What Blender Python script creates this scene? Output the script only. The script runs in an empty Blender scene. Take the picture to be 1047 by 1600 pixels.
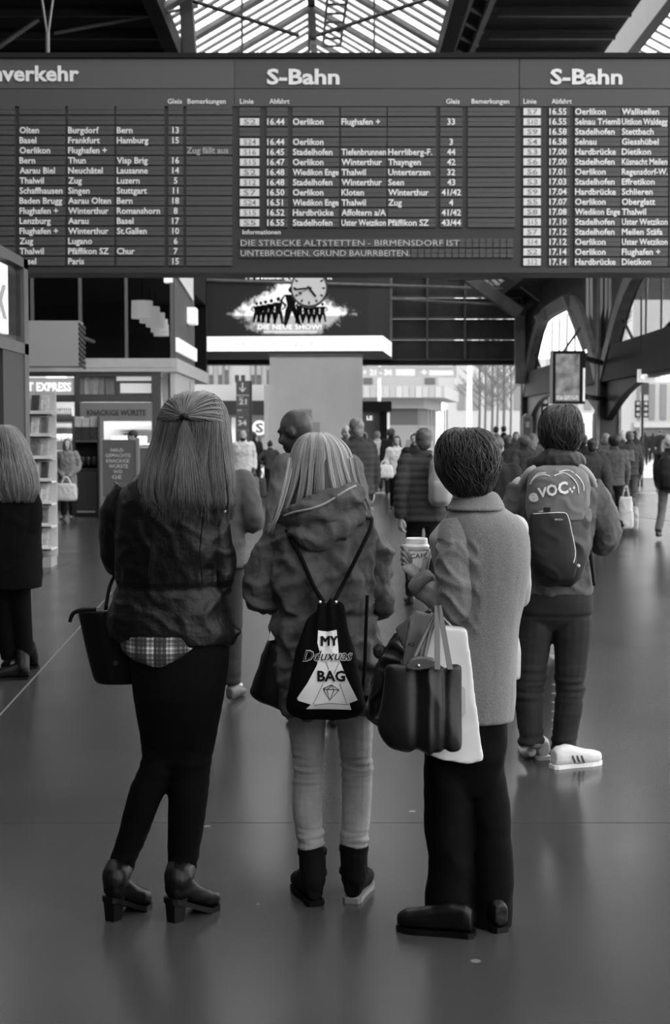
import bpy, bmesh, math, random
from mathutils import Vector, Matrix, noise
from mathutils.bvhtree import BVHTree
random.seed(7)
V = Vector
scene = bpy.context.scene
COL = scene.collection
# ------------------------------------------------------------------ camera, sky, light, exposure
F, CX, CY, CAMZ = 2222.2, 523.5, 800.0, 1.6
TH = math.atan(122 / F)
cam = bpy.data.cameras.new('camera'); camo = bpy.data.objects.new('camera', cam); COL.objects.link(camo)
cam.sensor_fit = 'VERTICAL'; cam.sensor_height = 36; cam.sensor_width = 24; cam.lens = 50
cam.clip_end = 500
camo.location = (0, 0, CAMZ); camo.rotation_euler = (math.pi / 2 - TH, 0, 0)
cam.dof.use_dof = True; cam.dof.focus_distance = 4.9; cam.dof.aperture_fstop = 6.3
scene.camera = camo
w = bpy.data.worlds.new('overcast_sky'); scene.world = w; w.use_nodes = True
w.node_tree.nodes['Background'].inputs[0].default_value = (1, 1, 1, 1)
w.node_tree.nodes['Background'].inputs[1].default_value = 3.4
sun = bpy.data.lights.new('hazy_daylight', 'SUN'); sun.energy = 0.6; sun.angle = math.radians(50)
suno = bpy.data.objects.new('hazy_daylight', sun); COL.objects.link(suno)
suno.rotation_euler = (math.radians(40), math.radians(30), 0)   # high, from the right and behind the camera
scene.view_settings.view_transform = 'Standard'; scene.view_settings.look = 'None'
scene.view_settings.gamma = 1; scene.view_settings.use_curve_mapping = False
scene.view_settings.exposure = 0.3

def P(px, py, D):
    u = (px - CX) / F; v = -(py - CY) / F
    dy = math.cos(TH) + v * math.sin(TH); dz = -math.sin(TH) + v * math.cos(TH)
    t = D / dy
    return V((u * t, D, CAMZ + dz * t))
def G(px, py):
    u = (px - CX) / F; v = -(py - CY) / F
    dy = math.cos(TH) + v * math.sin(TH); dz = -math.sin(TH) + v * math.cos(TH)
    t = -CAMZ / dz
    return V((u * t, dy * t, 0))
def S(D): return D / F
# ------------------------------------------------------------------ materials
def lin(v):
    c = v / 255
    return c / 12.92 if c < .04045 else ((c + .055) / 1.055) ** 2.4
MATS = {}
def mat(name, v, rough=.65, var=0.0, vscale=6, bump=0.0, bscale=60, spec=.5, metal=0, emit=0, stretch=None, sheen=0):
    if name in MATS: return MATS[name]
    m = bpy.data.materials.new(name); m.use_nodes = True; MATS[name] = m
    nt = m.node_tree; b = nt.nodes['Principled BSDF']; L = lin(v)
    b.inputs['Base Color'].default_value = (L, L, L, 1); b.inputs['Roughness'].default_value = rough
    b.inputs['Specular IOR Level'].default_value = spec if rough < .6 or spec != .5 else .16; b.inputs['Metallic'].default_value = metal
    if sheen: b.inputs['Sheen Weight'].default_value = sheen
    if emit:
        b.inputs['Emission Color'].default_value = (1, 1, 1, 1); b.inputs['Emission Strength'].default_value = emit
    if var or bump:
        tc = nt.nodes.new('ShaderNodeTexCoord'); src = tc.outputs['Object']
        if stretch:
            mp = nt.nodes.new('ShaderNodeMapping'); mp.inputs['Scale'].default_value = stretch
            nt.links.new(src, mp.inputs[0]); src = mp.outputs[0]
    if var:
        n = nt.nodes.new('ShaderNodeTexNoise'); n.inputs['Scale'].default_value = vscale; n.inputs['Detail'].default_value = 5
        nt.links.new(src, n.inputs['Vector'])
        r = nt.nodes.new('ShaderNodeMapRange'); r.inputs[1].default_value = .3; r.inputs[2].default_value = .7
        r.inputs[3].default_value = L * (1 - var); r.inputs[4].default_value = L * (1 + var)
        nt.links.new(n.outputs['Fac'], r.inputs[0])
        cb = nt.nodes.new('ShaderNodeCombineColor')
        for i in range(3): nt.links.new(r.outputs[0], cb.inputs[i])
        nt.links.new(cb.outputs[0], b.inputs['Base Color'])
    if bump:
        n2 = nt.nodes.new('ShaderNodeTexNoise'); n2.inputs['Scale'].default_value = bscale; n2.inputs['Detail'].default_value = 4
        nt.links.new(src, n2.inputs['Vector'])
        bp = nt.nodes.new('ShaderNodeBump'); bp.inputs['Strength'].default_value = bump; bp.inputs['Distance'].default_value = .01
        nt.links.new(n2.outputs['Fac'], bp.inputs['Height']); nt.links.new(bp.outputs[0], b.inputs['Normal'])
    return m
def glass(name, v=200, alpha=.35, rough=.05):
    """a pane: part clear, part pale translucent film"""
    if name in MATS: return MATS[name]
    m = bpy.data.materials.new(name); m.use_nodes = True; MATS[name] = m
    nt = m.node_tree; b = nt.nodes['Principled BSDF']; L = lin(v)
    b.inputs['Base Color'].default_value = (L, L, L, 1); b.inputs['Roughness'].default_value = rough
    b.inputs['Alpha'].default_value = alpha
    return m
# ------------------------------------------------------------------ mesh builder
class MB:
    def __init__(s): s.v = []; s.f = []
    def add(s, vs, fs):
        o = len(s.v); s.v += [V(x) for x in vs]; s.f += [tuple(i + o for i in f) for f in fs]; return s
    def box(s, a, b):
        x0, y0, z0 = [min(p, q) for p, q in zip(a, b)]; x1, y1, z1 = [max(p, q) for p, q in zip(a, b)]
        return s.add([(x0,y0,z0),(x1,y0,z0),(x1,y1,z0),(x0,y1,z0),(x0,y0,z1),(x1,y0,z1),(x1,y1,z1),(x0,y1,z1)],
              [(3,2,1,0),(4,5,6,7),(0,1,5,4),(1,2,6,5),(2,3,7,6),(3,0,4,7)])
    def pbox(s, x0, y0, x1, y1, D, t):
        """box whose front face covers the given picture rectangle at distance D, thickness t"""
        a = P(x0, y1, D); b = P(x1, y0, D); return s.box((a.x, D, a.z), (b.x, D + t, b.z))
    def beam(s, p0, p1, w, h, up=V((0, 0, 1))):
        p0, p1 = V(p0), V(p1); d = (p1 - p0).normalized()
        x = d.cross(up)
        if x.length < 1e-4: x = d.cross(V((0, 1, 0)))
        x.normalize(); z = x.cross(d)
        vs = [p + x * a * w / 2 + z * b * h / 2 for p in (p0, p1) for a, b in ((-1,-1),(1,-1),(1,1),(-1,1))]
        return s.add(vs, [(3,2,1,0),(4,5,6,7),(0,1,5,4),(1,2,6,5),(2,3,7,6),(3,0,4,7)])
    def prism(s, pts, t):
        t = V(t); n = len(pts); vs = [V(p) for p in pts] + [V(p) + t for p in pts]
        return s.add(vs, [tuple(range(n))[::-1], tuple(range(n, 2 * n))] + [(i, (i + 1) % n, n + (i + 1) % n, n + i) for i in range(n)])
    def pprism(s, pix, D, t):
        return s.prism([P(x, y, D) for x, y in pix], (0, t, 0))
    def loft(s, rings, cap=True):
        n = len(rings[0]); vs = [p for r in rings for p in r]; fs = []
        for k in range(len(rings) - 1):
            for i in range(n): fs.append((k*n+i, k*n+(i+1)%n, (k+1)*n+(i+1)%n, (k+1)*n+i))
        if cap: fs += [tuple(range(n))[::-1], tuple(range((len(rings)-1)*n, len(rings)*n))]
        return s.add(vs, fs)
    def tube(s, pts, rad, n=10, ref=None, cap=True, flat=1.0):
        pts = [V(p) for p in pts]
        if not isinstance(rad, (list, tuple)): rad = [rad] * len(pts)
        rings = []; x = None
        for i, p in enumerate(pts):
            d = (pts[min(i+1, len(pts)-1)] - pts[max(i-1, 0)])
            d = d.normalized() if d.length > 1e-9 else V((0,0,1))
            if x is None:
                r = ref or (V((0,1,0)) if abs(d.y) < .9 else V((1,0,0)))
                x = (r - d * r.dot(d)).normalized()
            else: x = (x - d * x.dot(d)).normalized()
            y = d.cross(x); rr = rad[i]
            rings.append([p + (x * math.cos(a) * flat + y * math.sin(a)) * rr for a in [2*math.pi*k/n for k in range(n)]])
        return s.loft(rings, cap)
    def ell(s, c, r, rot=None, nu=14, nv=9):
        c = V(c); vs = []; fs = []
        for j in range(1, nv):
            t = math.pi * j / nv
            for i in range(nu):
                a = 2*math.pi*i/nu; p = V((r[0]*math.sin(t)*math.cos(a), r[1]*math.sin(t)*math.sin(a), r[2]*math.cos(t)))
                vs.append(c + (rot @ p if rot else p))
        top = V((0,0,r[2])); bot = -top
        vs += [c + (rot @ top if rot else top), c + (rot @ bot if rot else bot)]
        T, B = len(vs)-2, len(vs)-1
        for j in range(nv-2):
            for i in range(nu): fs.append((j*nu+i, (j+1)*nu+i, (j+1)*nu+(i+1)%nu, j*nu+(i+1)%nu))
        for i in range(nu):
            fs.append((T, i, (i+1)%nu)); fs.append((B, (nv-2)*nu+(i+1)%nu, (nv-2)*nu+i))
        return s.add(vs, fs)
    def mesh(s, name, origin=V((0,0,0)), smooth=False):
        me = bpy.data.meshes.new(name); me.from_pydata([p - origin for p in s.v], [], s.f); me.validate()
        bm = bmesh.new(); bm.from_mesh(me); bmesh.ops.recalc_face_normals(bm, faces=bm.faces); bm.to_mesh(me); bm.free()
        if smooth: me.polygons.foreach_set('use_smooth', [True]*len(me.polygons))
        return me
    def build(s, name, m, parent=None, smooth=False, **k):
        if parent is not None: o = worigin(parent)
        else:
            xs = [p.x for p in s.v]; ys = [p.y for p in s.v]; zs = [p.z for p in s.v]
            o = V(((min(xs)+max(xs))/2, (min(ys)+max(ys))/2, min(zs)))
        return link(name, s.mesh(name, o, smooth), m, parent, None if parent is not None else o, **k)
def worigin(o):
    p = V((0,0,0))
    while o is not None: p = p + V(o.location); o = o.parent
    return p
def link(name, me, m, parent=None, loc=None, label=None, cat=None, group=None, kind=None):
    ob = bpy.data.objects.new(name, me); COL.objects.link(ob)
    if m is not None:
        if me.materials: ob.material_slots[0].link = 'OBJECT'; ob.material_slots[0].material = m
        else:
            me.materials.append(None); ob.material_slots[0].link = 'OBJECT'; ob.material_slots[0].material = m
    if parent is not None: ob.parent = parent
    if loc is not None: ob.location = loc
    return tag(ob, label, cat, group, kind)
def tag(ob, label=None, cat=None, group=None, kind=None):
    if label: ob['label'] = label
    if cat: ob['category'] = cat
    if group: ob['group'] = group
    if kind: ob['kind'] = kind
    return ob
def thing(name, label=None, cat=None, loc=(0,0,0), rz=0, group=None, kind=None):
    o = bpy.data.objects.new(name, None); COL.objects.link(o); o.empty_display_size = .1
    o.location = loc; o.rotation_euler = (0, 0, rz); return tag(o, label, cat, group, kind)
# ------------------------------------------------------------------ lettering (built-in font, turned into meshes)
TMP = bpy.data.scenes.new('workbench')
TXT = {}
def glyphs(s, bold=0.0, shear=0.0):
    key = (s, bold, shear)
    if key not in TXT:
        cu = bpy.data.curves.new('t', 'FONT'); cu.body = s; cu.size = 1; cu.resolution_u = 2; cu.offset = bold; cu.shear = shear
        ob = bpy.data.objects.new('t', cu); TMP.collection.objects.link(ob); TMP.view_layers[0].update()
        me = bpy.data.meshes.new_from_object(ob.evaluated_get(TMP.view_layers[0].depsgraph))
        vs = [V(v.co) for v in me.vertices]; fs = [tuple(p.vertices) for p in me.polygons]
        x0 = min([v.x for v in vs], default=0); x1 = max([v.x for v in vs], default=1)
        for v in vs: v.x = (v.x - x0) / max(x1 - x0, 1e-6)
        TXT[key] = (vs, fs, x1 - x0)
        bpy.data.objects.remove(ob); bpy.data.meshes.remove(me); bpy.data.curves.remove(cu)
    return TXT[key]
CAP = .70
def lettering(parent, s, px0, px1, base, cap, D, m, bold=.012, shear=0, mx=False):
    """text whose first/last glyph edges lie at px0/px1 (px1 None: natural width), baseline and cap height in picture pixels"""
    if len(s) > 14 and ' ' in s:                                   # long lines: one object for each word
        tot = glyphs(s, bold, shear)[2]; px1 = px1 or px0 + tot * (base - cap) / CAP; wd_ = s.split(' '); o = None
        for i, q in enumerate(wd_):
            e = glyphs(' '.join(wd_[:i + 1]), bold, shear)[2]; b0 = e - glyphs(q, bold, shear)[2]; k = (px1 - px0) / tot
            o = lettering(parent, q, px0 + b0 * k, px0 + e * k, base, cap, D, m, bold, shear)
        return o
    vs, fs, wd = glyphs(s, bold, shear)
    a = P(px0, base, D); sz = (base - cap) * S(D) / CAP
    w_ = (px1 - px0) * S(D) if px1 else wd * sz
    return textmesh(parent, vs, fs, a, V((1,0,0)), V((0,0,1)), w_, sz, m)
def textmesh(parent, vs, fs, o, ex, ez, w_, sz, m, name='lettering'):
    mb = MB(); mb.v = [o + ex * v.x * w_ + ez * v.y * sz for v in vs]; mb.f = list(fs)
    org = worigin(parent) if parent is not None else V((0,0,0))
    me = bpy.data.meshes.new(name); me.from_pydata([p - org for p in mb.v], [], mb.f)
    return link(name, me, m, parent)
# ================================================================== THE SETTING
IRON = mat('dark_iron', 34, .55, var=.3, vscale=3)
IRON_L = mat('worn_grey_iron', 105, .5, var=.25, vscale=4)
DARKWALL = mat('dark_cladding', 62, .6, var=.2, vscale=2)
WHITE = mat('white_paint', 225, .5)
GREY = mat('grey_paint', 150, .6)
BLACK = mat('black_matt', 26, .6)
# floor: big slabs with thin recessed joints, polished and stained
def floor_mat():
    m = bpy.data.materials.new('polished_stone'); m.use_nodes = True; nt = m.node_tree; b = nt.nodes['Principled BSDF']
    ge = nt.nodes.new('ShaderNodeNewGeometry')
    n1 = nt.nodes.new('ShaderNodeTexNoise'); n1.inputs['Scale'].default_value = 1.2; n1.inputs['Detail'].default_value = 6
    n2 = nt.nodes.new('ShaderNodeTexNoise'); n2.inputs['Scale'].default_value = 260; n2.inputs['Detail'].default_value = 3
    vo = nt.nodes.new('ShaderNodeTexVoronoi'); vo.inputs['Scale'].default_value = 2.6; vo.inputs['Randomness'].default_value = 1
    for n in (n1, n2, vo): nt.links.new(ge.outputs['Position'], n.inputs['Vector'])
    def mr(src, a, bb, c, d):
        r = nt.nodes.new('ShaderNodeMapRange'); r.inputs[1].default_value = a; r.inputs[2].default_value = bb
        r.inputs[3].default_value = c; r.inputs[4].default_value = d; nt.links.new(src, r.inputs[0]); return r.outputs[0]
    def math_(op, a, bb):
        k = nt.nodes.new('ShaderNodeMath'); k.operation = op; nt.links.new(a, k.inputs[0])
        if isinstance(bb, float): k.inputs[1].default_value = bb
        else: nt.links.new(bb, k.inputs[1])
        return k.outputs[0]
    base = mr(n1.outputs['Fac'], .2, .8, FLOOR_A * .9, FLOOR_A * 1.1)
    grain = mr(n2.outputs['Fac'], .3, .7, .88, 1.12)
    gum = mr(vo.outputs['Distance'], .035, .05, .10, 0.0)       # pale trodden spots
    c = math_('ADD', math_('MULTIPLY', base, grain), gum)
    cb = nt.nodes.new('ShaderNodeCombineColor')
    for i in range(3): nt.links.new(c, cb.inputs[i])
    nt.links.new(cb.outputs[0], b.inputs['Base Color'])
    nt.links.new(mr(n1.outputs['Fac'], .15, .85, .19, .27), b.inputs['Roughness'])
    b.inputs['Specular IOR Level'].default_value = .5
    bp = nt.nodes.new('ShaderNodeBump'); bp.inputs['Strength'].default_value = .004; bp.inputs['Distance'].default_value = .01
    nt.links.new(n2.outputs['Fac'], bp.inputs['Height']); nt.links.new(bp.outputs[0], b.inputs['Normal'])
    return m
FLOOR_A = .038
FM = floor_mat()
mb = MB(); mb.box((-40, -30, -.30), (40, 130, -.02)); fl = mb.build('floor', mat('joint_mortar', 60, .8), kind='structure')
ys = [-30, 1.0, 5.78, 10.6, 15.4, 20.2, 25.0, 29.8, 34.6, 38.4, 38.75, 44, 52]
xs = [-14, -3.3, 6.2, 15]
for j in range(len(ys) - 1):
    for i in range(len(xs) - 1):
        mb = MB(); mb.box((xs[i] + .003, ys[j] + .003, -.02), (xs[i+1] - .003, ys[j+1] - .003, 0.0))
        mb.build('pale_floor_strip' if abs(ys[j] - 38.4) < .01 else 'floor_slab', mat('pale_stone', 175, .5) if abs(ys[j] - 38.4) < .01 else FM, fl)
mb = MB(); mb.box((-40, 52.006, -.02), (40, 130, -.004)); mb.build('street_ground', mat('asphalt', 150, .7, var=.2), fl)
# metal inlay running off to the left foreground, and two pale bands on the right
for a, b_, w_ in ((G(-30, 1150), G(175, 925), .009), (G(1075, 790), G(930, 783), .10), (G(1075, 818), G(950, 800), .12)):
    mb = MB(); mb.beam(a + V((0,0,-.0015)), b_ + V((0,0,-.0015)), w_, .006); mb.build('inlay_strip', mat('worn_inlay', 105, .5), fl)

# ---- hall roof: dark planks, a glazed gable along the middle, a glazed slope on the right
roof = thing('ceiling', kind='structure', loc=(0, 0, 0))
RX, RW, RZ, RE = -.65, 3.45, 13.5, 11.5       # ridge x, half width, ridge z, eave z
Y0, Y1 = -27.0, 46.0
PLANK = mat('dark_roof_planks', 34, .8, var=.3, vscale=2)
y = Y0
while y < Y1:                                                   # planks left and right of the glazing
    st_ = .65 if y > 26 else 2.0
    for xa, xb in ((-26, RX - RW), (RX + RW, 7.0)):
        mb = MB(); mb.box((xa, y, RE), (xb, y + st_ - .02, RE + .1)); mb.build('roof_plank', PLANK, roof)
    y += st_
PANE = glass('skylight_glass', 235, .15)
def slope(xa, za, xb, zb, wd_):
    m_ = MB(); m_.prism([(xa, 0, za), (xb, 0, zb), (xb, wd_, zb), (xa, wd_, za)], (0, 0, .02)); return m_.mesh('pane')
def rail(xa, za, xb, zb, w_, dz=0):
    m_ = MB(); m_.beam((xa, 0, za - dz), (xb, 0, zb - dz), w_, w_ * .4); return m_.mesh('glazing_bar')
gp = [slope(RX + q * RW, RE, RX, RZ, .53) for q in (-1, 1)]; gb = [rail(RX + q * RW, RE, RX, RZ, .15) for q in (-1, 1)]
gr = [rail(RX + q * RW, RE, RX, RZ, .3, .12) for q in (-1, 1)]; gw = [slope(RX + q * RW, RE, RX, RZ, 1.9) for q in (-1, 1)]
y = Y0; k = 0
while y < Y1 - .6:
    near = y < 26
    for i in (0, 1):
        link('pane', (gw if near else gp)[i], PANE, roof, (0, y + .06, 0))
        if k % 5 == 2: link('rafter', gr[i], IRON_L, roof, (0, y, 0))
        else: link('glazing_bar', gb[i], IRON_L, roof, (0, y, 0))
    y += 2.0 if near else .65; k += 1
mb = MB(); mb.beam((RX, 20, RZ), (RX, Y1, RZ), .2, .3); mb.build('ridge_beam', IRON, roof)
for q in (-1, 1):
    mb = MB(); mb.beam((RX + q * RW, Y0, RE - .1), (RX + q * RW, Y1, RE - .1), .35, .5); mb.build('eaves_beam', PLANK, roof)
for yy in (34, 41):                                              # tie rods and hangers below the gable
    for q in (-1, 1):
        mb = MB(); mb.tube([(RX + q * RW, yy, RE + .5), (RX + q * .2, yy, RE - .55)], .05, 6); mb.build('tie_rod', IRON, roof)
        mb = MB(); mb.tube([(RX + q * 1.6, yy + 1, RE - .8), (RX + q * 1.6, yy + 1, RE + 1.2)], .03, 6); mb.build('hanger_rod', IRON, roof)
for dx in (.3, .8):                                              # maintenance ladder beside the ridge
    mb = MB(); mb.beam((RX + dx + .3, 32, RZ - 1.0), (RX + dx, 42, RZ - .65), .07, .07); mb.build('ladder_rail', IRON, roof)
for k in range(12):
    a = V((RX + .6, 32, RZ - 1.0)).lerp(V((RX + .3, 42, RZ - .65)), k / 11)
    mb = MB(); mb.beam(a, a + V((.5, 0, 0)), .06, .06); mb.build('ladder_rung', IRON, roof)
for dx in (0, .5):                                               # lattice girder on the right of the gable
    mb = MB(); mb.beam((RX + RW + .3 + dx, 28, 11.4), (RX + RW + .1 + dx, 45, 11.4), .13, .18); mb.build('girder_chord', IRON_L, roof)
for k in range(14):
    y = 28.5 + k * 1.2
    mb = MB(); mb.beam((RX + RW + .3, y, 11.38), (RX + RW + .8, y + .8, 11.38), .06, .06); mb.build('girder_brace', IRON_L, roof)
QX, QZ = 7.9, 12.6                                               # glazed slope on the right
mes = slope(QX, QZ, QX + 6, QZ - 3.1, .55); meb = rail(QX, QZ, QX + 6, QZ - 3.1, .11)
for k in range(27):
    link('pane', mes, PANE, roof, (0, 28.06 + k * .65, 0)); link('glazing_bar', meb, IRON_L, roof, (0, 28 + k * .65, 0))
mb = MB(); mb.beam((QX - .15, 20, QZ - .45), (QX - .15, 46, QZ - .45), .3, 1.3); mb.build('ridge_beam', IRON, roof)
for k in range(10):                                              # purlins under the planks
    y = 28 + 1.9 * k
    for xa, xb in ((-26, RX - RW), (RX + RW + 1, 6.9)):
        mb = MB(); mb.beam((xa, y, 11.38), (xb, y, 11.38), .12, .16); mb.build('purlin', IRON, roof)
for a, b_, r_ in (((85, 52), (310, 10), .04), ((-5, 75), (60, 30), .06), ((0, 20), (110, 5), .05)):
    mb = MB(); mb.tube([P(*a, 34), P(*b_, 34)], r_, 6); mb.build('tie_rod', IRON_L, roof)
mb = MB(); mb.tube([P(283, -40, 34), P(284, 92, 34)], .03, 6); mb.build('hanger_rod', IRON_L, roof)
mb = MB(); mb.beam(P(288, -40, 34), P(299, 110, 34), .5, .3); mb.build('hanger_post', IRON, roof)

# ---- the rest of the hall's shell, behind and left of the camera
mb = MB(); mb.box((-20.3, -27.4, 0), (22, -27, 11.5)); mb.build('wall_back', mat('hall_wall', 95, .8), kind='structure')
mb = MB(); mb.box((-20.4, -27, 0), (-20, 46, 11.5)); mb.build('wall_left', mat('hall_wall', 95, .8), kind='structure')
# ---- end wall hanging above the exit: dark cladding boards (the big screen hangs in front)
wall = thing('wall_end', kind='structure', loc=(0, 45.2, 3.9))
z0, z1 = P(0, 562, 45).z, 11.4
x0, x1 = P(180, 0, 45).x, P(820, 0, 45).x
k = 0; z = z0
while z < z1:
    mb = MB(); mb.box((x0, 45.2, z), (x1, 45.5, min(z + .62, z1))); mb.build('cladding_board', DARKWALL, wall)
    mb = MB(); mb.box((x0, 45.12, z - .03), (x1, 45.22, z + .03)); mb.build('cladding_rail', mat('cladding_rail', 80, .5), wall); z += .66
for px in (612, 668, 727):
    mb = MB(); a = P(px, 500, 45); mb.box((a.x - .03, 45.02, z0), (a.x + .03, 45.2, 12)); mb.build('cladding_post', mat('cladding_rail', 80, .5), wall)
mb = MB(); mb.box((x0 - .2, 44.9, z0 - .16), (x1, 45.6, z0 - .02)); mb.build('bottom_beam', BLACK, wall)
for py in (440, 470):                                            # pale conduit rails in front of the cladding
    mb = MB(); a = P(300 if py == 440 else 612, py - 3, 44.3); b_ = P(805, py + (12 if py == 440 else 8), 44.3)
    mb.tube([a, b_], .05, 6); mb.build('conduit', IRON_L, wall)
# side wall of the roof void, dark, far left (behind the shop)
mb = MB(); mb.box((-26, 45.2, 3.7), (x0, 45.5, 11.4)); mb.build('wall_far_left', DARKWALL, kind='structure')

# ---- arcade on the right: iron columns, arches, beams and lunette glazing running away from us
arc = thing('wall_arcade', kind='structure', loc=(6.1, 33, 0))
AX = 6.1
def yz(Dz): return V((AX, Dz[0], Dz[1]))
cols = (18.6, 32.0, 45.0)
for y in cols:
    mb = MB(); mb.beam((AX, y, 0), (AX, y, 9), .46, .5); mb.beam((AX, y, 0), (AX, y, .5), .62, .66); mb.beam((AX, y, 3.2), (AX, y, 3.4), .56, .6)
    mb.build('column', IRON, arc)
    mb = MB()                                                     # raised web plates on the column
    for dx in (-.24, .24): mb.beam((AX + dx, y - .26, .5), (AX + dx, y - .26, 9), .06, .08)
    mb.build('column_flange', IRON_L, arc)
for y0_, y1_ in ((cols[0], cols[1]), (cols[1], cols[2])):
    L_ = y1_ - y0_; N = 20
    def arch(t, zs, zt):                                          # flattened arch between the columns
        c = math.cos(math.pi * t); return V((AX, y0_ + .25 + (L_ - .5) * t, zs + (zt - zs) * (1 - abs(c) ** 5) ** (1 / 2.0)))
    up = [arch(k / N, 2.9, 5.0) for k in range(N + 1)]
    mb = MB()                                                     # spandrel wall above the upper arch
    for a, b_ in zip(up, up[1:]):
        mb.prism([a + V((-.1,0,0)), b_ + V((-.1,0,0)), V((AX - .1, b_.y, 6.2)), V((AX - .1, a.y, 6.2))], (.2, 0, 0))
    mb.build('spandrel', DARKWALL, arc)
    for a, b_ in zip(up, up[1:]):
        mb = MB(); mb.beam(a + V((-.12, 0, 0)), b_ + V((-.12, 0, 0)), .34, .22, up=V((1,0,0))); mb.build('arch_rib', IRON_L, arc)
    mb = MB(); mb.box((AX - .2, y0_, 2.75), (AX + .2, y1_, 3.5)); mb.build('cross_beam', BLACK, arc)
    lo = [arch(k / N, 1.9, 2.7) for k in range(N + 1)]
    mb = MB()
    for a, b_ in zip(lo, lo[1:]):
        mb.prism([a + V((-.08,0,0)), b_ + V((-.08,0,0)), V((AX - .08, b_.y, 2.8)), V((AX - .08, a.y, 2.8))], (.16, 0, 0))
    mb.build('lower_spandrel', IRON, arc)
    n = 9; LG = glass('lunette_glass', 190, .2)
    for k in range(n):                                            # lunette: leaning panes between thin bars
        ya, yb = y0_ + .3 + (L_ - .6) * k / n, y0_ + .3 + (L_ - .6) * (k + 1) / n
        mb = MB(); mb.prism([(AX + .5, ya + .03, 3.4), (AX + .5, yb - .03, 3.4), (AX + .5, yb - .03, 5.0), (AX + .5, ya + .03, 5.0)], (.02, 0, 0)); mb.build('pane', LG, arc)
        if k: mb = MB(); mb.beam((AX + .48, ya, 3.4), (AX + .48, ya, 5.0), .035, .04); mb.build('glazing_bar', IRON, arc)
    for ya, yb in ((y0_ + .5, y1_ - 5), (y1_ - .5, y1_ - 3.2)):
        mb = MB(); mb.tube([(AX - .05, ya, 4.7), (AX - .05, yb, 3.4)], .035, 6); mb.build('brace_rod', IRON, arc)
# clutter of slanting iron beams where the end wall meets the arcade
for (a, b_, w_, D, m) in (((725, 428), (812, 490), .36, 43, IRON_L), ((800, 428), (855, 470), .30, 42, IRON_L), ((812, 486), (905, 428), .18, 43, IRON_L),
                          ((700, 432), (800, 428), .25, 42, IRON), ((838, 500), (893, 470), .26, 40, IRON_L), ((885, 460), (918, 545), .24, 36, IRON_L), ((812, 486), (812, 600), .30, 44, IRON_L),
                          ((905, 428), (905, 475), .3, 38, IRON), ((800, 480), (822, 486), .3, 43, IRON)):
    mb = MB(); mb.beam(P(*a, D), P(*b_, D), w_, w_); mb.build('roof_strut', m, arc)
for x in (746, 758, 770, 782):                                    # bright slits of a side skylight
    mb = MB(); mb.pprism([(x, 429), (x + 8, 429), (x + 26, 446), (x + 18, 446)], 45.0, .03); mb.build('pane', PANE, arc)
for x in (916, 922, 938, 945, 951):
    mb = MB(); mb.pprism([(x, 428), (x + 4.2, 428), (x + 4.2, 500 if x < 930 else 480), (x, 490 if x < 930 else 500)], 30.5, .02); mb.build('pane', glass('slit_glass', 230, .5), arc)
mb = MB(); mb.box((5.2, 30, 5.9), (16, 46, 6.3)); mb.build('upper_gallery', DARKWALL, arc)
# ================================================================== DEPARTURE BOARD
BD = 15.0
bd = thing('departure_board', 'long dark split-flap departure board hanging across the hall', 'board', (0, BD, P(500, 425, BD).z))
BB = mat('board_body', 40, .5, var=.08); BH = mat('board_header', 62, .5); BHL = mat('board_header_pale', 72, .5)
CELL = mat('flap_black', 62, .45, var=.08, vscale=3); TXTM = mat('board_white', 215, .5); TAGM = mat('line_tag', 205, .5)
def bpart(name, x0, y0, x1, y1, m, dy=0, t=.02, parent=bd):
    mb = MB(); mb.pbox(x0, y0, x1, y1, BD + dy, t); return mb.build(name, m, parent)
bpart('case', -260, 84, 1310, 425, mat('board_case', 36, .5), .02, .45)
bpart('top_edge', -262, 82, 1312, 90, BLACK, -.03, .5); bpart('bottom_edge', -262, 418, 1312, 426, mat('board_edge', 38, .5), -.03, .5)
bpart('header_panel', -260, 92, 366, 138, BHL, -.005); bpart('header_panel', 367, 92, 811, 138, BH, -.005); bpart('header_panel', 812, 92, 1310, 138, BH, -.005)
for x0, x1 in ((-260, 366), (367, 811), (812, 1310)): bpart('column_heading_panel', x0, 139, x1, 166, mat('board_panel', 64, .5), 0)
for s, x0, x1 in (('Fernverkehr', -62, 121), ('S-Bahn', 417, 529), ('S-Bahn', 860, 971)):
    b0 = 126 if x0 < 0 else 131
    lettering(bd, s, x0, x1, b0, b0 - 22.5, BD - .02, TXTM, .03)
for s, x0, x1 in (('Gleis', 262, 284), ('Bemerkungen', 293, 352), ('Linie', 375, 396), ('Abfahrt', 421, 452), ('Gleis', 697, 718), ('Bemerkungen', 737, 795), ('Linie', 818, 838), ('Abfahrt', 862, 893)):
    lettering(bd, s, x0, x1, 162, 154.5, BD - .02, TXTM, .012)
CELLS = {}
def cell(x0, x1, yc):
    w_ = round((x1 - x0) * S(BD), 3)
    if w_ not in CELLS:
        m_ = MB(); m_.box((0, 0, -.045), (w_, .03, -.002)); m_.box((0, 0, .001), (w_, .03, .045)); CELLS[w_] = m_.mesh('flap')
    a = P(x0, yc, BD - .006)
    return link('flap', CELLS[w_], CELL, bd, a - worigin(bd))
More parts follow.
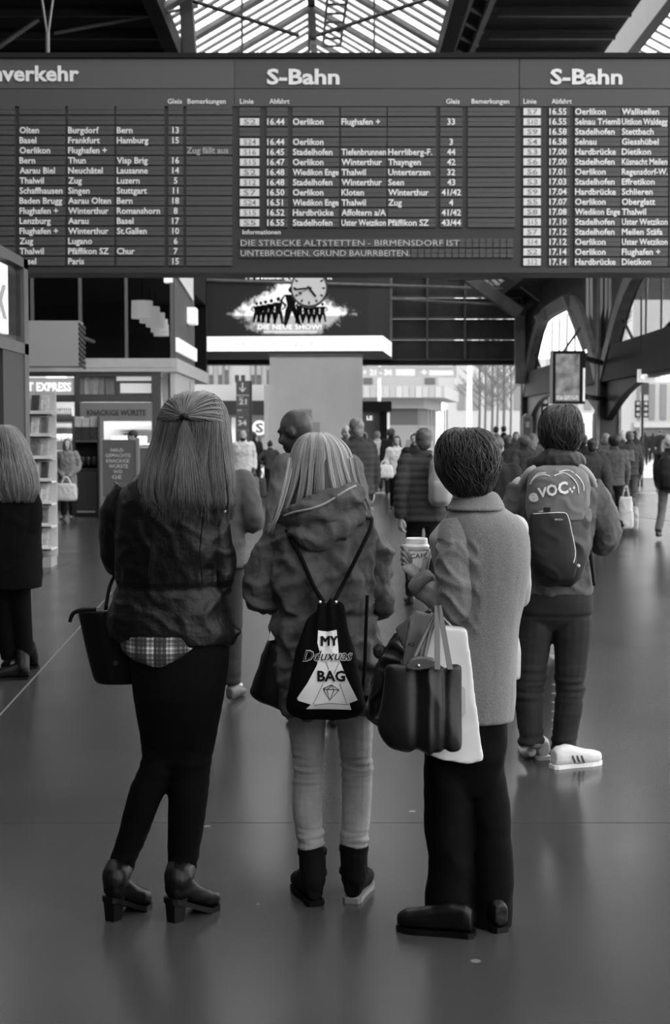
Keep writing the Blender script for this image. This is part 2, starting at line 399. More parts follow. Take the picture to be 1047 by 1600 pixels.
def row(yc, cols, vals):
    for (x0, x1), s in zip(cols, vals):
        c = cell(x0, x1, yc)
        if not s: continue
        if s[0] == '#':
            mb = MB(); mb.pbox(x0 + 1, yc - 5.5, x1 - 1, yc + 5.5, BD - .012, .008); mb.build('line_tag', TAGM, c)
            lettering(c, s[1:], x0 + 7, x1 - 6, yc + 4, yc - 4, BD - .016, mat('tag_ink', 120, .5), .004)
        else:
            wd = glyphs(s, .022)[2]; nat = wd * 9.4 / CAP; w_ = min(nat * .98, x1 - x0 - 1)
            num = s[0].isdigit() and len(s) < 6 and '.' not in s
            xa = (x0 + x1) / 2 - w_ / 2 if num else x0 + .5
            lettering(c, s, xa, xa + w_, yc + 4.5, yc - 4.9, BD - .012, TXTM if s != 'Zug fällt aus' else mat('dim_white', 150, .5), .022)
C1 = [(-60, 22), (30, 101), (106, 178), (182, 256), (263, 286), (291, 362)]
R1 = '''|Olten|Burgdorf|Bern|13|
|Basel|Frankfurt|Hamburg|15|
|Oerlikon|Flughafen +|||Zug fällt aus
|Bern|Thun|Visp Brig|16|
|Aarau Biel|Neuchâtel|Lausanne|14|
|Thalwil|Zug|Luzern|5|
|Schaffhausen|Singen|Stuttgart|11|
|Baden Brugg|Aarau Olten|Bern|18|
|Flughafen +|Winterthur|Romanshorn|8|
|Lenzburg|Aarau|Basel|17|
|Flughafen +|Winterthur|St.Gallen|10|
|Zug|Lugano||6|
|Thalwil|Pfäffikon SZ|Chur|7|
|Basel|Paris||15|'''.split('\n')
for yc in (172, 188): row(yc, C1, [''] * 6)
for k, r in enumerate(R1): row(203.5 + 15.75 * k, C1, r.split('|'))
C2 = [(374, 406), (417, 449), (457, 529), (533, 603), (606, 680), (688, 722), (731, 804)]
R2 = '''||||||
#S2|16.44|Oerlikon|Flughafen +||33|
||||||
#S24|16.44|Oerlikon|||3|
#S16|16.45|Stadelhofen|Tiefenbrunnen|Herrliberg-F.|44|
#S15|16.47|Oerlikon|Winterthur|Thayngen|42|
#S2|16.48|Wiedikon Enge|Thalwil|Unterterzen|32|
#S12|16.48|Stadelhofen|Winterthur|Seen|43|
#S7|16.50|Oerlikon|Kloten|Winterthur|41/42|
#S24|16.51|Wiedikon Enge|Thalwil|Zug|4|
#S15|16.52|Hardbrücke|Affoltern a/A||41/42|
#S5|16.55|Stadelhofen|Uster Wetzikon|Pfäffikon SZ|43/44|'''.split('\n')
for k, r in enumerate(R2): row(174.5 + 15.78 * k, C2, r.split('|'))
lettering(bd, 'Informationen', 379, 438, 366, 359, BD - .014, TXTM, .01)
DOT = mat('dot_text', 175, .5)
for yc, s, x1 in ((379.5, 'DIE STRECKE ALTSTETTEN - BIRMENSDORF IST', 718), (395.5, 'UNTEBROCHEN. GRUND BAURRBEITEN.', 640)):
    for k in range(40): cell(375 + k * 10.7, 375 + k * 10.7 + 9.4, yc)
    lettering(bd, s, 376, x1, yc + 4.5, yc - 4.5, BD - .012, DOT, .0)
C3 = [(817, 846), (858, 890), (898, 969), (971, 1043), (1046, 1118)]
R3 = '''#S7|16.55|Oerlikon|Wallisellen|
#S10|16.55|Selnau Triemli|Uitikon Waldegg|
#S9|16.58|Stadelhofen|Stettbach|
#S4|16.58|Selnau|Giesshübel|
#S3|17.00|Hardbrücke|Dietikon|
#S6|17.00|Stadelhofen|Küsnacht Meilen|
#S6|17.01|Oerlikon|Regensdorf-W.|
#S3|17.03|Stadelhofen|Effretikon|
#S9|17.04|Hardbrücke|Schlieren|
#S5|17.07|Oerlikon|Oberglatt|
#S8|17.08|Wiedikon Enge|Thalwil|
#S15|17.10|Stadelhofen|Uster Wetzikon|
#S7|17.12|Stadelhofen|Meilen Stäfa|
#S14|17.12|Oerlikon|Uster Wetzikon|
#S2|17.14|Oerlikon|Flughafen +|
#S12|17.14|Hardbrücke|Dietikon|'''.split('\n')
for k, r in enumerate(R3): row(174.5 + 15.65 * k, C3, r.split('|'))
for a, b_ in (((60, -40), (74, 55)), ((88, -40), (75, 55))):     # hanging rods
    mb = MB(); mb.tube([P(*a, BD + .2), P(*b_, BD + .2)], .012, 6); mb.build('hanger_rod', IRON_L, bd)
mb = MB(); mb.tube([P(74.5, 50, BD + .2), P(74.5, 88, BD + .2)], .022, 8); mb.build('hanger_rod', IRON_L, bd)
for px in (-240, 1290):
    mb = MB(); mb.tube([P(px, -300, BD + .2), P(px, 88, BD + .2)], .03, 8); mb.build('hanger_rod', IRON_L, bd)
# ================================================================== SHOPS, SIGNS, STREET
def pb(name, x0, y0, x1, y1, D, t, m, parent=None, **k):
    mb = MB(); mb.pbox(x0, y0, x1, y1, D, t); return mb.build(name, m, parent, **k)
LITW = mat('lit_white', 235, .5, emit=.7); LITD = mat('lit_soft', 215, .5, emit=.45)
DGLASS = glass('dark_glass', 18, .3, .08); CGLASS = glass('clear_glass', 180, .12, .05)
FRAME = mat('shop_frame', 78, .5); FASC = mat('pale_fascia', 190, .55, var=.05)
# ---- kiosk at the left edge: long wall running away from the camera
KX = -2.6
ki = thing('kiosk', 'dark kiosk with lit sign cropped by the left edge', 'kiosk', (KX - 1, 8, 0))
zt, zb = 3.05, 2.32
KF = mat('kiosk_frame', 78, .5, var=.1); KD = mat('kiosk_dark', 40, .5)
mb = MB(); mb.box((KX - 2.4, 3.5, zb), (KX - .04, 11.9, zt - .04)); mb.build('fascia_box', KF, ki)
mb = MB(); mb.box((KX - 2.5, 3.4, zt - .08), (KX + .03, 12.0, zt)); mb.build('roof_edge', KF, ki)
mb = MB(); mb.box((KX - .06, 3.5, zb - .06), (KX + .03, 12.0, zb + .03)); mb.build('lower_rail', KF, ki)
mb = MB(); mb.box((KX - .05, 11.84, 0), (KX + .03, 12.0, zt)); mb.build('corner_post', KF, ki)
mb = MB(); mb.box((KX - .05, 11.1, 0), (KX + .02, 11.84, zb - .06)); mb.build('door_panel', KD, ki)
mb = MB(); mb.box((KX - .05, 3.5, 0), (KX, 9.6, 1.0)); mb.build('counter_panel', KD, ki)
mb = MB(); mb.box((KX - .05, 9.5, 0), (KX, 9.62, zb)); mb.build('window_post', KD, ki)
mb = MB(); mb.box((KX - 2.4, 3.5, 0), (KX - 2.3, 11.9, zb)); mb.build('back_wall', mat('kiosk_inside', 150, .6), ki)
mb = MB(); mb.box((KX - 2.4, 11.8, 0), (KX - .05, 11.9, zb)); mb.build('end_wall', KD, ki)
mb = MB(); mb.box((KX - .03, 9.62, 1.0), (KX - .02, 11.1, zb - .06)); mb.build('pane', CGLASS, ki)
mb = MB(); mb.box((KX - .04, 3.6, zb + .07), (KX + .005, 11.36, zt - .12)); sg = mb.build('lit_sign', LITD, ki)
v_, f_, w0 = glyphs('kiosk', .04)
textmesh(sg, v_, f_, V((KX + .012, 10.0, zb + .2)), V((0, 1, 0)), V((0, 0, 1)), 1.3, .5, mat('kiosk_script', 150, .5))
mb = MB(); mb.box((KX - .02, 11.42, zb + .08), (KX + .008, 11.8, zt - .14)); mb.build('dark_pane', DGLASS, ki)
mb = MB(); mb.box((KX - 1.9, 5, zb - .1), (KX - 1.6, 11, zb - .04)); mb.build('ceiling_lamp', LITW, ki)
for z in (1.2, 1.55, 1.9):
    mb = MB(); mb.box((KX - 2.3, 9, z), (KX - 2.0, 11.7, z + .03)); mb.build('shelf', WHITE, ki)
# ---- magazine rack beyond the kiosk
RD = 17.0
ra = thing('magazine_rack', 'tall white magazine rack behind the left kiosk', 'rack', (P(56, 0, RD).x, RD + .2, 0))
xa, xb = P(26, 700, RD).x, P(78, 700, RD).x
mb = MB(); mb.box((xa, RD + .38, 0), (xb, RD + .42, 2.12)); mb.build('back_panel', mat('rack_white', 200, .5), ra)
mb = MB(); mb.box((xb - .03, RD, .1), (xb, RD + .4, 2.1)); mb.build('side_panel', CGLASS, ra)
mb = MB(); mb.box((xa, RD, 0), (xb, RD + .42, .12)); mb.build('base', mat('rack_base', 150, .5), ra)
mags = []
for k in range(7):
    z = .2 + k * .27
    mb = MB(); mb.box((xa, RD + .02 + .02 * k, z), (xb, RD + .38, z + .02)); mb.box((xa, RD + .02 + .02 * k, z), (xb, RD + .03 + .02 * k, z + .06)); mb.build('tier', WHITE, ra)
    for j in range(3):
        mw = (xb - xa - .04) / 3; x = xa + mw * j + .012
        mb = MB(); yb = RD + .06 + .02 * k
        mb.prism([(x, yb, z + .022), (x + mw - .024, yb, z + .022), (x + mw - .024, yb + .09, z + .25), (x, yb + .09, z + .25)], (0, .012, 0))
        mb.build('magazine', mat('magazine_%d' % ((k * 3 + j) % 4), (215, 120, 190, 70)[(k * 3 + j) % 4], .35, var=.5, vscale=14),
                 label=('pale', 'mid-grey', 'light', 'dark')[(k * 3 + j) % 4] + ' magazine at ' + ('left', 'middle', 'right')[j] + ' of the ' + ('lowest', 'second lowest', 'third lowest', 'fourth', 'third highest', 'second highest', 'top')[k] + ' white rack tier', cat='magazine', group='magazines in the white rack')
# ---- shop building on the left, two storeys
SD = 30.0
bx = P(270, 0, SD).x
sh = thing('shop_building', 'two-storey glazed shop and restaurant building on the left', 'building', (bx - 4, SD + 3, 0))
zf = P(0, 560, SD).z; zT = 7.4
INT = mat('dark_interior', 16, .8)
mb = MB(); mb.box((-14, SD - .05, zf - .28), (bx + .05, SD + 7.5, zf)); mb.build('floor_slab', FASC, sh)
mb = MB(); mb.box((-14, SD + 7.3, zf), (bx, SD + 7.5, zT)); mb.build('back_wall', INT, sh)
mb = MB(); mb.box((-14, SD - .05, P(0, 432, SD).z), (bx, SD + .05, P(0, 428, SD).z)); mb.build('upper_ceiling_edge', mat('glowing_edge', 235, .4, emit=.25), sh)  # slab edge given a glow of its own for the bright line
mb = MB(); mb.box((-14, SD - .05, P(0, 428, SD).z), (bx, SD + 7.5, zT)); mb.build('upper_wall', INT, sh)
mb = MB(); mb.box((bx - .1, SD, zf), (bx, SD + 4.2, zT)); sw = mb.build('side_wall', mat('side_wall', 92, .6), sh)
mb = MB(); mb.box((bx - .1, SD, zf - 1.2), (bx, SD + 4.2, zf)); mb.build('side_wall_base', FASC, sh)
mb = MB(); mb.prism([V((bx + .01, SD, P(0, 428, SD).z)), V((bx + .01, SD + 3.6, P(0, 470, SD + 3.6).z)), V((bx + .01, SD + 3.6, zT)), V((bx + .01, SD, zT))], (.03, 0, 0)); mb.build('side_wall_edge', WHITE, sh)
mb = MB(); mb.box((bx + .01, SD + .05, P(0, 549, SD).z), (bx + .06, SD + 4.2, P(0, 527, SD).z)); mb.build('screen_reflection', LITD, sh)  # glowing band imitates the screen strip's reflection on this wall
mb = MB(); mb.box((bx + .01, SD + 2.4, P(0, 505, SD + 2.4).z), (bx + .2, SD + 3.0, P(0, 480, SD + 2.4).z)); mb.build('wall_lamp', LITD, sh)
mx = [-60, 50, 125, 197, 268]
for a, b_ in zip(mx, mx[1:]): pb('window_pane', a + 2, 433, b_ - 2, 559, SD, .03, DGLASS, sh)
for x in mx[1:]: pb('mullion', x - 1.6, 428, x + 1.6, 560, SD - .03, .12, mat('mullion', 105, .5), sh)
pb('eaves_light', 256, 427, 269, 441, SD - .1, .3, LITD, sh)
for i, (cx, cy, w_, h_, D) in enumerate(((222, 484, 34, 27, 31), (234, 492, 32, 25, 32.6), (243, 500, 30, 22, 34.2), (249, 509, 27, 20, 35.8), (252, 516, 24, 18, 37))):
    c = P(cx, cy, D); r = w_ / 2 * S(D); h = h_ / 2 * S(D)
    lp = thing('pendant_lamp', ('nearest and largest', 'second nearest', 'middle', 'second farthest', 'farthest and smallest')[i] + ' lit drum lamp in the upstairs restaurant', 'lamp', c, group='drum lamps upstairs')
    mb = MB(); mb.tube([c + V((0,0,-h)), c + V((0,0,h))], [r, r * .97], 20); mb.build('lamp_shade', mat('drum_shade', 210, .6, emit=.38), lp, smooth=False)
    mb = MB(); mb.tube([c + V((0,0,h)), V((c.x, c.y, P(0, 432, SD).z + .1))], .012, 6); mb.build('cord', BLACK, lp)
# ground floor
GW = [(-60, 118), (124, 238)]
pb('lintel', -60, 574, 250, 588, SD, .15, FRAME, sh); pb('fascia_strip', -60, 560, 270, 574, SD - .06, .1, FASC, sh)
for a, b_ in ((238, 250), (118, 124)):
    pb('post', a, 574, b_, 797, SD - .02, .2, FRAME, sh)
pb('corner_post', 255, 572, 262, 797, SD + 1.0, .2, WHITE, sh); pb('corner_panel', 262, 585, 270, 797, SD + 1.2, .1, GREY, sh)
pb('transom_bar', -60, 617, 238, 628, SD, .14, FRAME, sh)
ex = pb('lit_sign', 30, 591, 117, 619, SD + .02, .06, mat('express_panel', 170, .5, emit=.12), sh)
lettering(ex, 'T EXPRESS', 43, 111, 611, 598, SD - .005, LITW, .03)
# transom window with pale curtain folds
pb('transom_pane', 124, 588, 238, 617, SD + .05, .02, CGLASS, sh)
for i, (a, b_, v) in enumerate(((126, 132, 120), (132, 140, 205), (140, 146, 150), (146, 154, 195), (154, 162, 130), (165, 178, 110))):
    pb('curtain_fold', a, 589, b_, 616, SD + .12 + .04 * (i % 2), .05, mat('curtain_%d' % v, v, .8), sh)
pb('window_back', 120, 588, 240, 617, SD + .5, .05, INT, sh)
for a, c_, b_, d_ in ((182, 588, 236, 595), (188, 599, 236, 614)): pb('glowing_patch', a, c_, b_, d_, SD + .3, .04, LITD, sh)  # white patches in the window, imitated by glowing panels
kn = pb('shop_sign', 125, 629, 237, 658, SD - .06, .08, mat('sign_grey', 128, .5), sh)
lettering(kn, 'KNACKIGE WÜRSTE', 136, 228, 649, 640.5, SD - .07, mat('sign_ink', 45, .5), .02)
pb('plinth', -60, 765, 240, 797, SD, .3, mat('plinth', 60, .6), sh)
pb('counter', 160, 700, 238, 766, SD + .05, .8, mat('counter', 100, .6), sh)
mb = MB(); a = P(-60, 797, SD + 3); mb.box((a.x, SD + 3, 0), (bx, SD + 3.1, zf - .28)); mb.build('shop_back_wall', mat('shop_back', 190, .6), sh)
mb = MB(); mb.box((bx - .12, SD + 1.3, 0), (bx - .02, SD + 3.1, zf - .3)); mb.build('shop_side_wall', FASC, sh)
for py in (659, 690, 715, 740, 765):
    pb('shelf', 30, py, 116, py + 2.5, SD + 2.2, .6, mat('shelf_dark', 70, .5), sh)
    pb('shelf', 172, py + 3, 236, py + 5, SD + 2.2, .6, WHITE, sh)
for i in range(3):
    c = P((70, 110, 200)[i], 610, SD + 1.2)
    fx = MB(); fx.box((c.x - .5, SD + 1.1, zf - .36), (c.x + .5, SD + 1.25, zf - .30)); lo_ = fx.build('ceiling_lamp', LITW, sh)
    l_ = bpy.data.lights.new('shop_light', 'AREA'); l_.shape = 'RECTANGLE'; l_.size = 1.2; l_.size_y = .5; l_.energy = 55
    o_ = bpy.data.objects.new('shop_light', l_); COL.objects.link(o_); o_.parent = sh; o_.location = V((c.x, SD + 1.3, zf - .40)) - worigin(sh)
# bottles and jars on the shop shelves
ORD = ('first', 'second', 'third', 'fourth', 'fifth', 'sixth', 'seventh', 'eighth', 'ninth')
bot = MB(); bot.tube([(0,0,0), (0,0,.19), (0,0,.23), (0,0,.31)], [.036, .036, .014, .014], 8); bme = bot.mesh('bottle', smooth=True)
jar = MB(); jar.tube([(0,0,0), (0,0,.14), (0,0,.16), (0,0,.17)], [.055, .055, .05, .02], 8); jme = jar.mesh('jar', smooth=True)
for k in range(9):
    c = P(84 + 3.3 * k, 659, SD + 2.35); link('bottle', bme, mat('dark_bottle', 40, .2), None, c, ORD[k] + ' dark bottle from the left on the top shop shelf', 'bottle', 'bottles on the top shop shelf')
for r_, py in enumerate((690, 715, 740)):
    for k in range(7):
        c = P(82 + 5.2 * k, py, SD + 2.35); link('jar', jme, mat('pale_jar_%d' % (k % 2), (225, 190)[k % 2], .3), None, c, ORD[k] + ' pale jar from the left on the ' + ('upper', 'middle', 'bottom')[r_] + ' jar shelf of the shop', 'jar', 'jars on the lower shop shelves')
for k in range(8):
    c = P(178 + 7 * k, 693, SD + 2.35); link('jar', jme, mat('pale_jar_0', 225, .3), None, c, ORD[k] + ' white jar from the left behind the sausage counter', 'jar', 'jars behind the sausage counter')
# projecting sign box with striped side
sx = thing('sign_box', 'blank pale grey sign box with striped side above the shop', 'sign', P(82, 572, 27))
pb('box_body', 20, 501, 122, 572, 27, .55, mat('box_face', 165, .5, var=.06, vscale=1), sx)
xs_ = P(122, 500, 27).x
for k in range(9):
    z0_ = P(0, 570, 27).z + k * .094
    mb = MB(); mb.prism([(xs_ + .005, 27.0, z0_), (xs_ + .005, 27.6, z0_ - .06), (xs_ + .005, 27.6, z0_), (xs_ + .005, 27.0, z0_ + .05)], (.03, 0, 0)); mb.build('side_slat', mat('slat_dark', 50, .5), sx)
for px in (50, 110):
    mb = MB(); a = P(px, 520, 27.4); mb.beam(a, V((a.x, SD + .1, a.z)), .06, .06); mb.build('bracket', FRAME, sx)
# crate shelf and sausage sign in front of the shop
CD = 27.6
cr = thing('crate_stand', 'dark display stand stacked with crates beside the sausage sign', 'stand', G(134, 806))
pb('base_cabinet', 114, 733, 154, 806, CD, .5, mat('cabinet_black', 34, .5), cr)
pb('cabinet_door', 119, 738, 149, 797, CD - .03, .03, mat('cabinet_door', 50, .5), cr); pb('kick_strip', 120, 798, 149, 801, CD - .02, .03, GREY, cr)
pb('shelf_bay', 113, 690, 155, 732, CD + .2, .3, BLACK, cr)
for x in (113, 153): pb('upright', x, 650, x + 2.5, 733, CD, .5, mat('upright', 80, .5), cr)
pb('shelf_board', 113, 688, 155, 691, CD, .5, FRAME, cr)
for k in range(3):
    pb('crate', 115.5 + 12.5 * k, 667, 127 + 12.5 * k, 688, CD + .02, .4, mat('crate', 58, .6, var=.4, vscale=20), cr)
    pb('pale_carton', 116 + 12.5 * k, 651 + 2 * (k % 2), 127 + 12.5 * k, 667, CD + .1, .3, mat('carton', 190, .6, var=.2), cr)
for k in range(4):
    c = P(120 + 9 * k, 727, CD + .12); link('jar', jme, mat('dim_jar', 60, .3), None, c, ORD[k] + ' small dark jar from the left in the crate stand', 'jar', 'jars in the crate stand')
an = thing('sandwich_board', 'grey stand sign advertising sausages beside the crate stand', 'sign', G(187, 810))
sp = pb('sign_panel', 158, 687, 216, 775, 27.0, .06, mat('stand_sign', 98, .6), an)
pb('sign_frame', 213, 684, 217, 808, 26.98, .1, mat('stand_frame', 130, .5), an); pb('sign_frame', 157, 684, 159.5, 808, 26.98, .1, mat('stand_frame', 130, .5), an)
pb('lower_panel', 160, 776, 213, 806, 27.02, .04, mat('lower_panel', 120, .6), an)
for i, (s, a, b_) in enumerate((('HAUS-', 173, 194), ('GEMACHTE', 165, 204), ('KNACKIGE', 166, 202), ('WÜRSTE', 170, 200), ('WO', 177, 191), ('GE', 175, 190))):
    lettering(sp, s, a, b_, 706 + 8.4 * i, 701 + 8.4 * i - .6, 26.985, mat('sign_white', 205, .5), .008)
# ---- big screen, clock, hoarding, platform pillar
LD = 45.0
sc = thing('led_screen', 'large dark video screen advertising a show below the board', 'screen', P(455, 560, LD - .5))
pb('screen_case', 297, 395, 612, 561, LD - .6, .5, mat('screen_black', 44, .4), sc)
pb('screen_edge', 609.5, 395, 613, 561, LD - .64, .1, IRON_L, sc)
def burst_mat():
    m = bpy.data.materials.new('screen_picture'); m.use_nodes = True; nt = m.node_tree; b = nt.nodes['Principled BSDF']
    tc = nt.nodes.new('ShaderNodeTexCoord'); sp_ = nt.nodes.new('ShaderNodeSeparateXYZ'); nt.links.new(tc.outputs['Object'], sp_.inputs[0])
    def M_(op, a, b2=None, cl=False):
        k = nt.nodes.new('ShaderNodeMath'); k.operation = op; k.use_clamp = cl
        for i, q in enumerate((a, b2)):
            if q is None: continue
            if isinstance(q, (int, float)): k.inputs[i].default_value = q
            else: nt.links.new(q, k.inputs[i])
        return k.outputs[0]
    n = nt.nodes.new('ShaderNodeTexNoise'); n.inputs['Scale'].default_value = 3.2; n.inputs['Detail'].default_value = 8; n.inputs['Roughness'].default_value = .7
    nt.links.new(tc.outputs['Object'], n.inputs['Vector'])
    ax = M_('ABSOLUTE', sp_.outputs['X']); az = M_('ABSOLUTE', sp_.outputs['Z'])
    d = M_('ADD', M_('MULTIPLY', ax, .52), M_('MULTIPLY', az, .80))
    d = M_('ADD', d, M_('MULTIPLY', M_('SUBTRACT', n.outputs['Fac'], .5), 1.3))
    g = M_('MULTIPLY', M_('SUBTRACT', 1.02, d), 4.0, True)
    low = M_('ADD', M_('MULTIPLY', M_('GREATER_THAN', sp_.outputs['Z'], -.05), .5), .42)
    e = M_('MULTIPLY', g, low)
    b.inputs['Base Color'].default_value = (.02, .02, .02, 1); b.inputs['Emission Color'].default_value = (1, 1, 1, 1)
    nt.links.new(e, b.inputs['Emission Strength']); return m
c = P(455, 491, LD - .62)
mb = MB(); a = P(330, 522, LD - .62); b2 = P(575, 428, LD - .62); mb.box((a.x, c.y, a.z), (b2.x, c.y + .01, b2.z))
me = mb.mesh('picture', c); o_ = link('picture', me, burst_mat(), sc, c - worigin(sc))
INK = mat('screen_ink', 20, .6)
def dancer(cx, top, foot, twist=0):
    h = foot - top; k = h / 40; D = LD - .63; mb = MB()
    hd = [(cx + 3 * k * math.cos(q), top + 3.2 * k + 3.4 * k * math.sin(q)) for q in [i * math.pi / 4 for i in range(8)]]
    mb.pprism(hd, D, .006)
    mb.pprism([(cx - 6.5*k, top + 8*k), (cx + 6.5*k, top + 8*k), (cx + 4*k, top + 19*k), (cx + 6*k, top + 24*k), (cx + 8*k + twist, foot), (cx + 4.5*k + twist, foot), (cx + .8*k, top + 25*k), (cx - 4.5*k, foot), (cx - 8*k, foot), (cx - 6*k, top + 24*k), (cx - 4*k, top + 19*k)], D, .006)
    for sx_ in (-1, 1):
        mb.pprism([(cx + sx_ * 5.5*k, top + 8*k), (cx + sx_ * 7.5*k, top + 8.5*k), (cx + sx_ * 12*k, top + 15*k), (cx + sx_ * 5*k, top + 20*k), (cx + sx_ * 4.5*k, top + 18.5*k), (cx + sx_ * 9*k, top + 14.5*k)], D, .006)
    mb.build('printed_figure', INK, sc)
for cx, t, f_ in ((401, 472, 504), (407.5, 471, 504), (415, 469, 505), (424, 467, 505), (435, 464, 506), (468, 470, 505), (478, 472, 505), (486.5, 474, 505), (495, 473, 504), (504, 473, 503)): dancer(cx, t, f_)
dancer(455, 448, 509, 4)
lettering(sc, 'DIE NEUE SHOW!', 403, 502, 514.5, 507, LD - .64, LITW, .006)
lettering(sc, 'HAMELSEHN', 384, 456, 436, 426, LD - .64, LITW, .01)
lettering(sc, 'K', 512, 519, 436, 427, LD - .64, LITW, .03)
pb('small_print', 412, 517.5, 496, 519.5, LD - .635, .004, LITD, sc)
mb = MB(); mb.pprism([(297, 515), (312, 526), (598, 524.5), (612, 535), (612, 558), (598, 548), (312, 549), (297, 540)], LD - .66, .02); st = mb.build('lit_strip', LITW, sc)
lettering(st, '15.11.2015 HALLENSTADION ZÜRICH', 312, 511, 541.5, 532.5, LD - .67, mat('strip_ink', 150, .5, emit=.3), .0)
ck = thing('station_clock', 'round white station clock hanging in front of the show screen', 'clock', P(483, 480, 43))
cc = P(483, 450.5, 43); r = 29 * S(43)
mb = MB(); mb.tube([cc + V((0, .25, 0)), cc + V((0, 0, 0)), cc + V((0, -.03, 0))], [r, r, r * .97], 32); mb.build('clock_case', mat('clock_case', 60, .4), ck)
mb = MB(); mb.tube([cc + V((0, -.03, 0)), cc + V((0, -.04, 0))], r * .91, 32); mb.build('clock_dial', mat('clock_dial', 205, .4, emit=.12), ck)
for k in range(12):
    a = math.radians(30 * k); d = V((math.sin(a), 0, math.cos(a)))
    mb = MB(); mb.beam(cc + d * r * .70 + V((0, -.045, 0)), cc + d * r * .86 + V((0, -.045, 0)), .05, .01, up=V((0,1,0))); mb.build('hour_mark', BLACK, ck)
for nm, ang, l0, l1, w_ in (('hour_hand', 142, -.12, .58, .07), ('minute_hand', 264, -.14, .80, .055)):
    a = math.radians(ang); d = V((math.sin(a), 0, math.cos(a)))
    mb = MB(); mb.beam(cc + d * r * l0 + V((0, -.06, 0)), cc + d * r * l1 + V((0, -.06, 0)), w_, .012, up=V((0,1,0))); mb.build(nm, BLACK, ck)
a = math.radians(240); d = V((math.sin(a), 0, math.cos(a)))
mb = MB(); mb.beam(cc + V((0, -.075, 0)), cc + d * r * .6 + V((0, -.075, 0)), .02, .01, up=V((0,1,0))); mb.tube([cc + d * r * .55 + V((0, -.07, 0)), cc + d * r * .55 + V((0, -.085, 0))], .055, 12); mb.build('second_hand', mat('second_hand', 90, .4), ck)
mb = MB(); mb.tube([cc + V((0, .12, r * .9)), cc + V((0, .12, 9))], .04, 8); mb.build('hanger_rod', IRON, ck)
HD = 40.0
ho = thing('hoarding', 'plain grey box-like hoarding standing below the show screen', 'hoarding', G(494, 767))
zt = P(0, 556, HD).z
mb = MB(); a, b_ = P(420, 0, HD).x, P(567, 0, HD).x; mb.box((a, HD, 0), (b_, HD + 2.2, zt)); mb.build('panel', mat('hoarding_grey', 200, .7, var=.05, vscale=1.5), ho)
mb = MB(); mb.box((a - .02, HD - .03, zt - .02), (b_ + .02, HD + 2.2, zt + .05)); mb.build('top_rail', mat('hoarding_rail', 90, .5), ho)
pb('notice_frame', 465, 637, 489, 655, HD - .05, .05, mat('notice_frame', 190, .5), ho); pb('notice', 467, 640, 487, 653, HD - .06, .02, mat('notice_face', 150, .5), ho)
pb('hatch', 478, 660, 500, 700, HD - .03, .03, mat('hatch', 160, .5), ho)
pb('side_post', 413, 602, 421, 768, HD - .1, .3, mat('pale_post', 215, .5), ho)
PD = 34.0
pi_ = thing('platform_sign', 'dark sign pillar pointing down to platforms 21 to 34', 'sign', G(380, 783))
PM = mat('pillar_face', 84, .5)
for x0_, y0_, x1_, y1_ in ((369, 595, 389.5, 617), (369, 618, 389.5, 636), (369, 637, 389.5, 648), (369, 649, 389.5, 672), (369, 673, 389.5, 783)): pb('sign_panel', x0_, y0_, x1_, y1_, PD, .12, PM, pi_)
pb('side_rail', 389.5, 595, 393.5, 783, PD + .02, .12, mat('pillar_side', 60, .5), pi_)
for x in (367, 376.5): pb('top_tab', x, 586, x + 6.5, 597, PD + .05, .05, PM, pi_)
for s, y in (('21', 631.5), ('34', 664.5)): lettering(pi_, s, 373.5 if s == '21' else 372, 385.5, y, y - 8, PD - .01, TXTM, .03)
mb = MB(); mb.pprism([(378, 598), (380, 598), (380, 609), (384, 604.5), (384, 607.5), (379, 613), (374, 607.5), (374, 604.5), (378, 609)], PD - .012, .008); mb.build('down_arrow', TXTM, pi_)
for x0_, y0_ in ((370.5, 640), (373, 620), (373, 651)): pb('small_print', x0_, y0_, x0_ + 7, y0_ + 2, PD - .01, .006, mat('small_print', 170, .5), pi_)
# ---- illuminated direction boards hanging at the exit
def direction_board(x0, x1, y0, y1, D, words, label):
    t = thing('direction_board', label, 'sign', P((x0 + x1) / 2, y1, D))
    pb('light_box', x0, y0, x1, y1, D, .15, mat('direction_face', 200, .5, emit=.35), t)
    for s, a, b_ in words: lettering(t, s, a, b_, y1 - (y1 - y0) * .25, y0 + (y1 - y0) * .25, D - .01, LITW, .04)
    if D > 40: pb('lit_panel', 619, y0 + 4, 648, y1 - 4, D - .012, .01, LITW, t); pb('lit_panel', 671, y0 + 6, 708, y1 - 4, D - .012, .01, LITW, t)
    for x in (x0 + 4, x1 - 4):
        mb = MB(); mb.tube([P(x, y0, D + .07), V((P(x, y0, D).x, D + .07, P(x, y0, D).z + (.35 if D > 40 else 1.4)))], .02, 6); mb.build('hanger_rod', IRON, t)
direction_board(567, 714, 573, 590, 45.28, (('<', 568, 572), ('21 - 34', 578, 612), ('+', 658, 667)), 'long lit direction board hanging below the dark end wall')
direction_board(998, 1062, 577, 597, 27.5, (('←', 1002, 1017), ('11', 1024, 1036), ('-', 1041, 1049)), 'lit direction board with left arrow at the right edge')
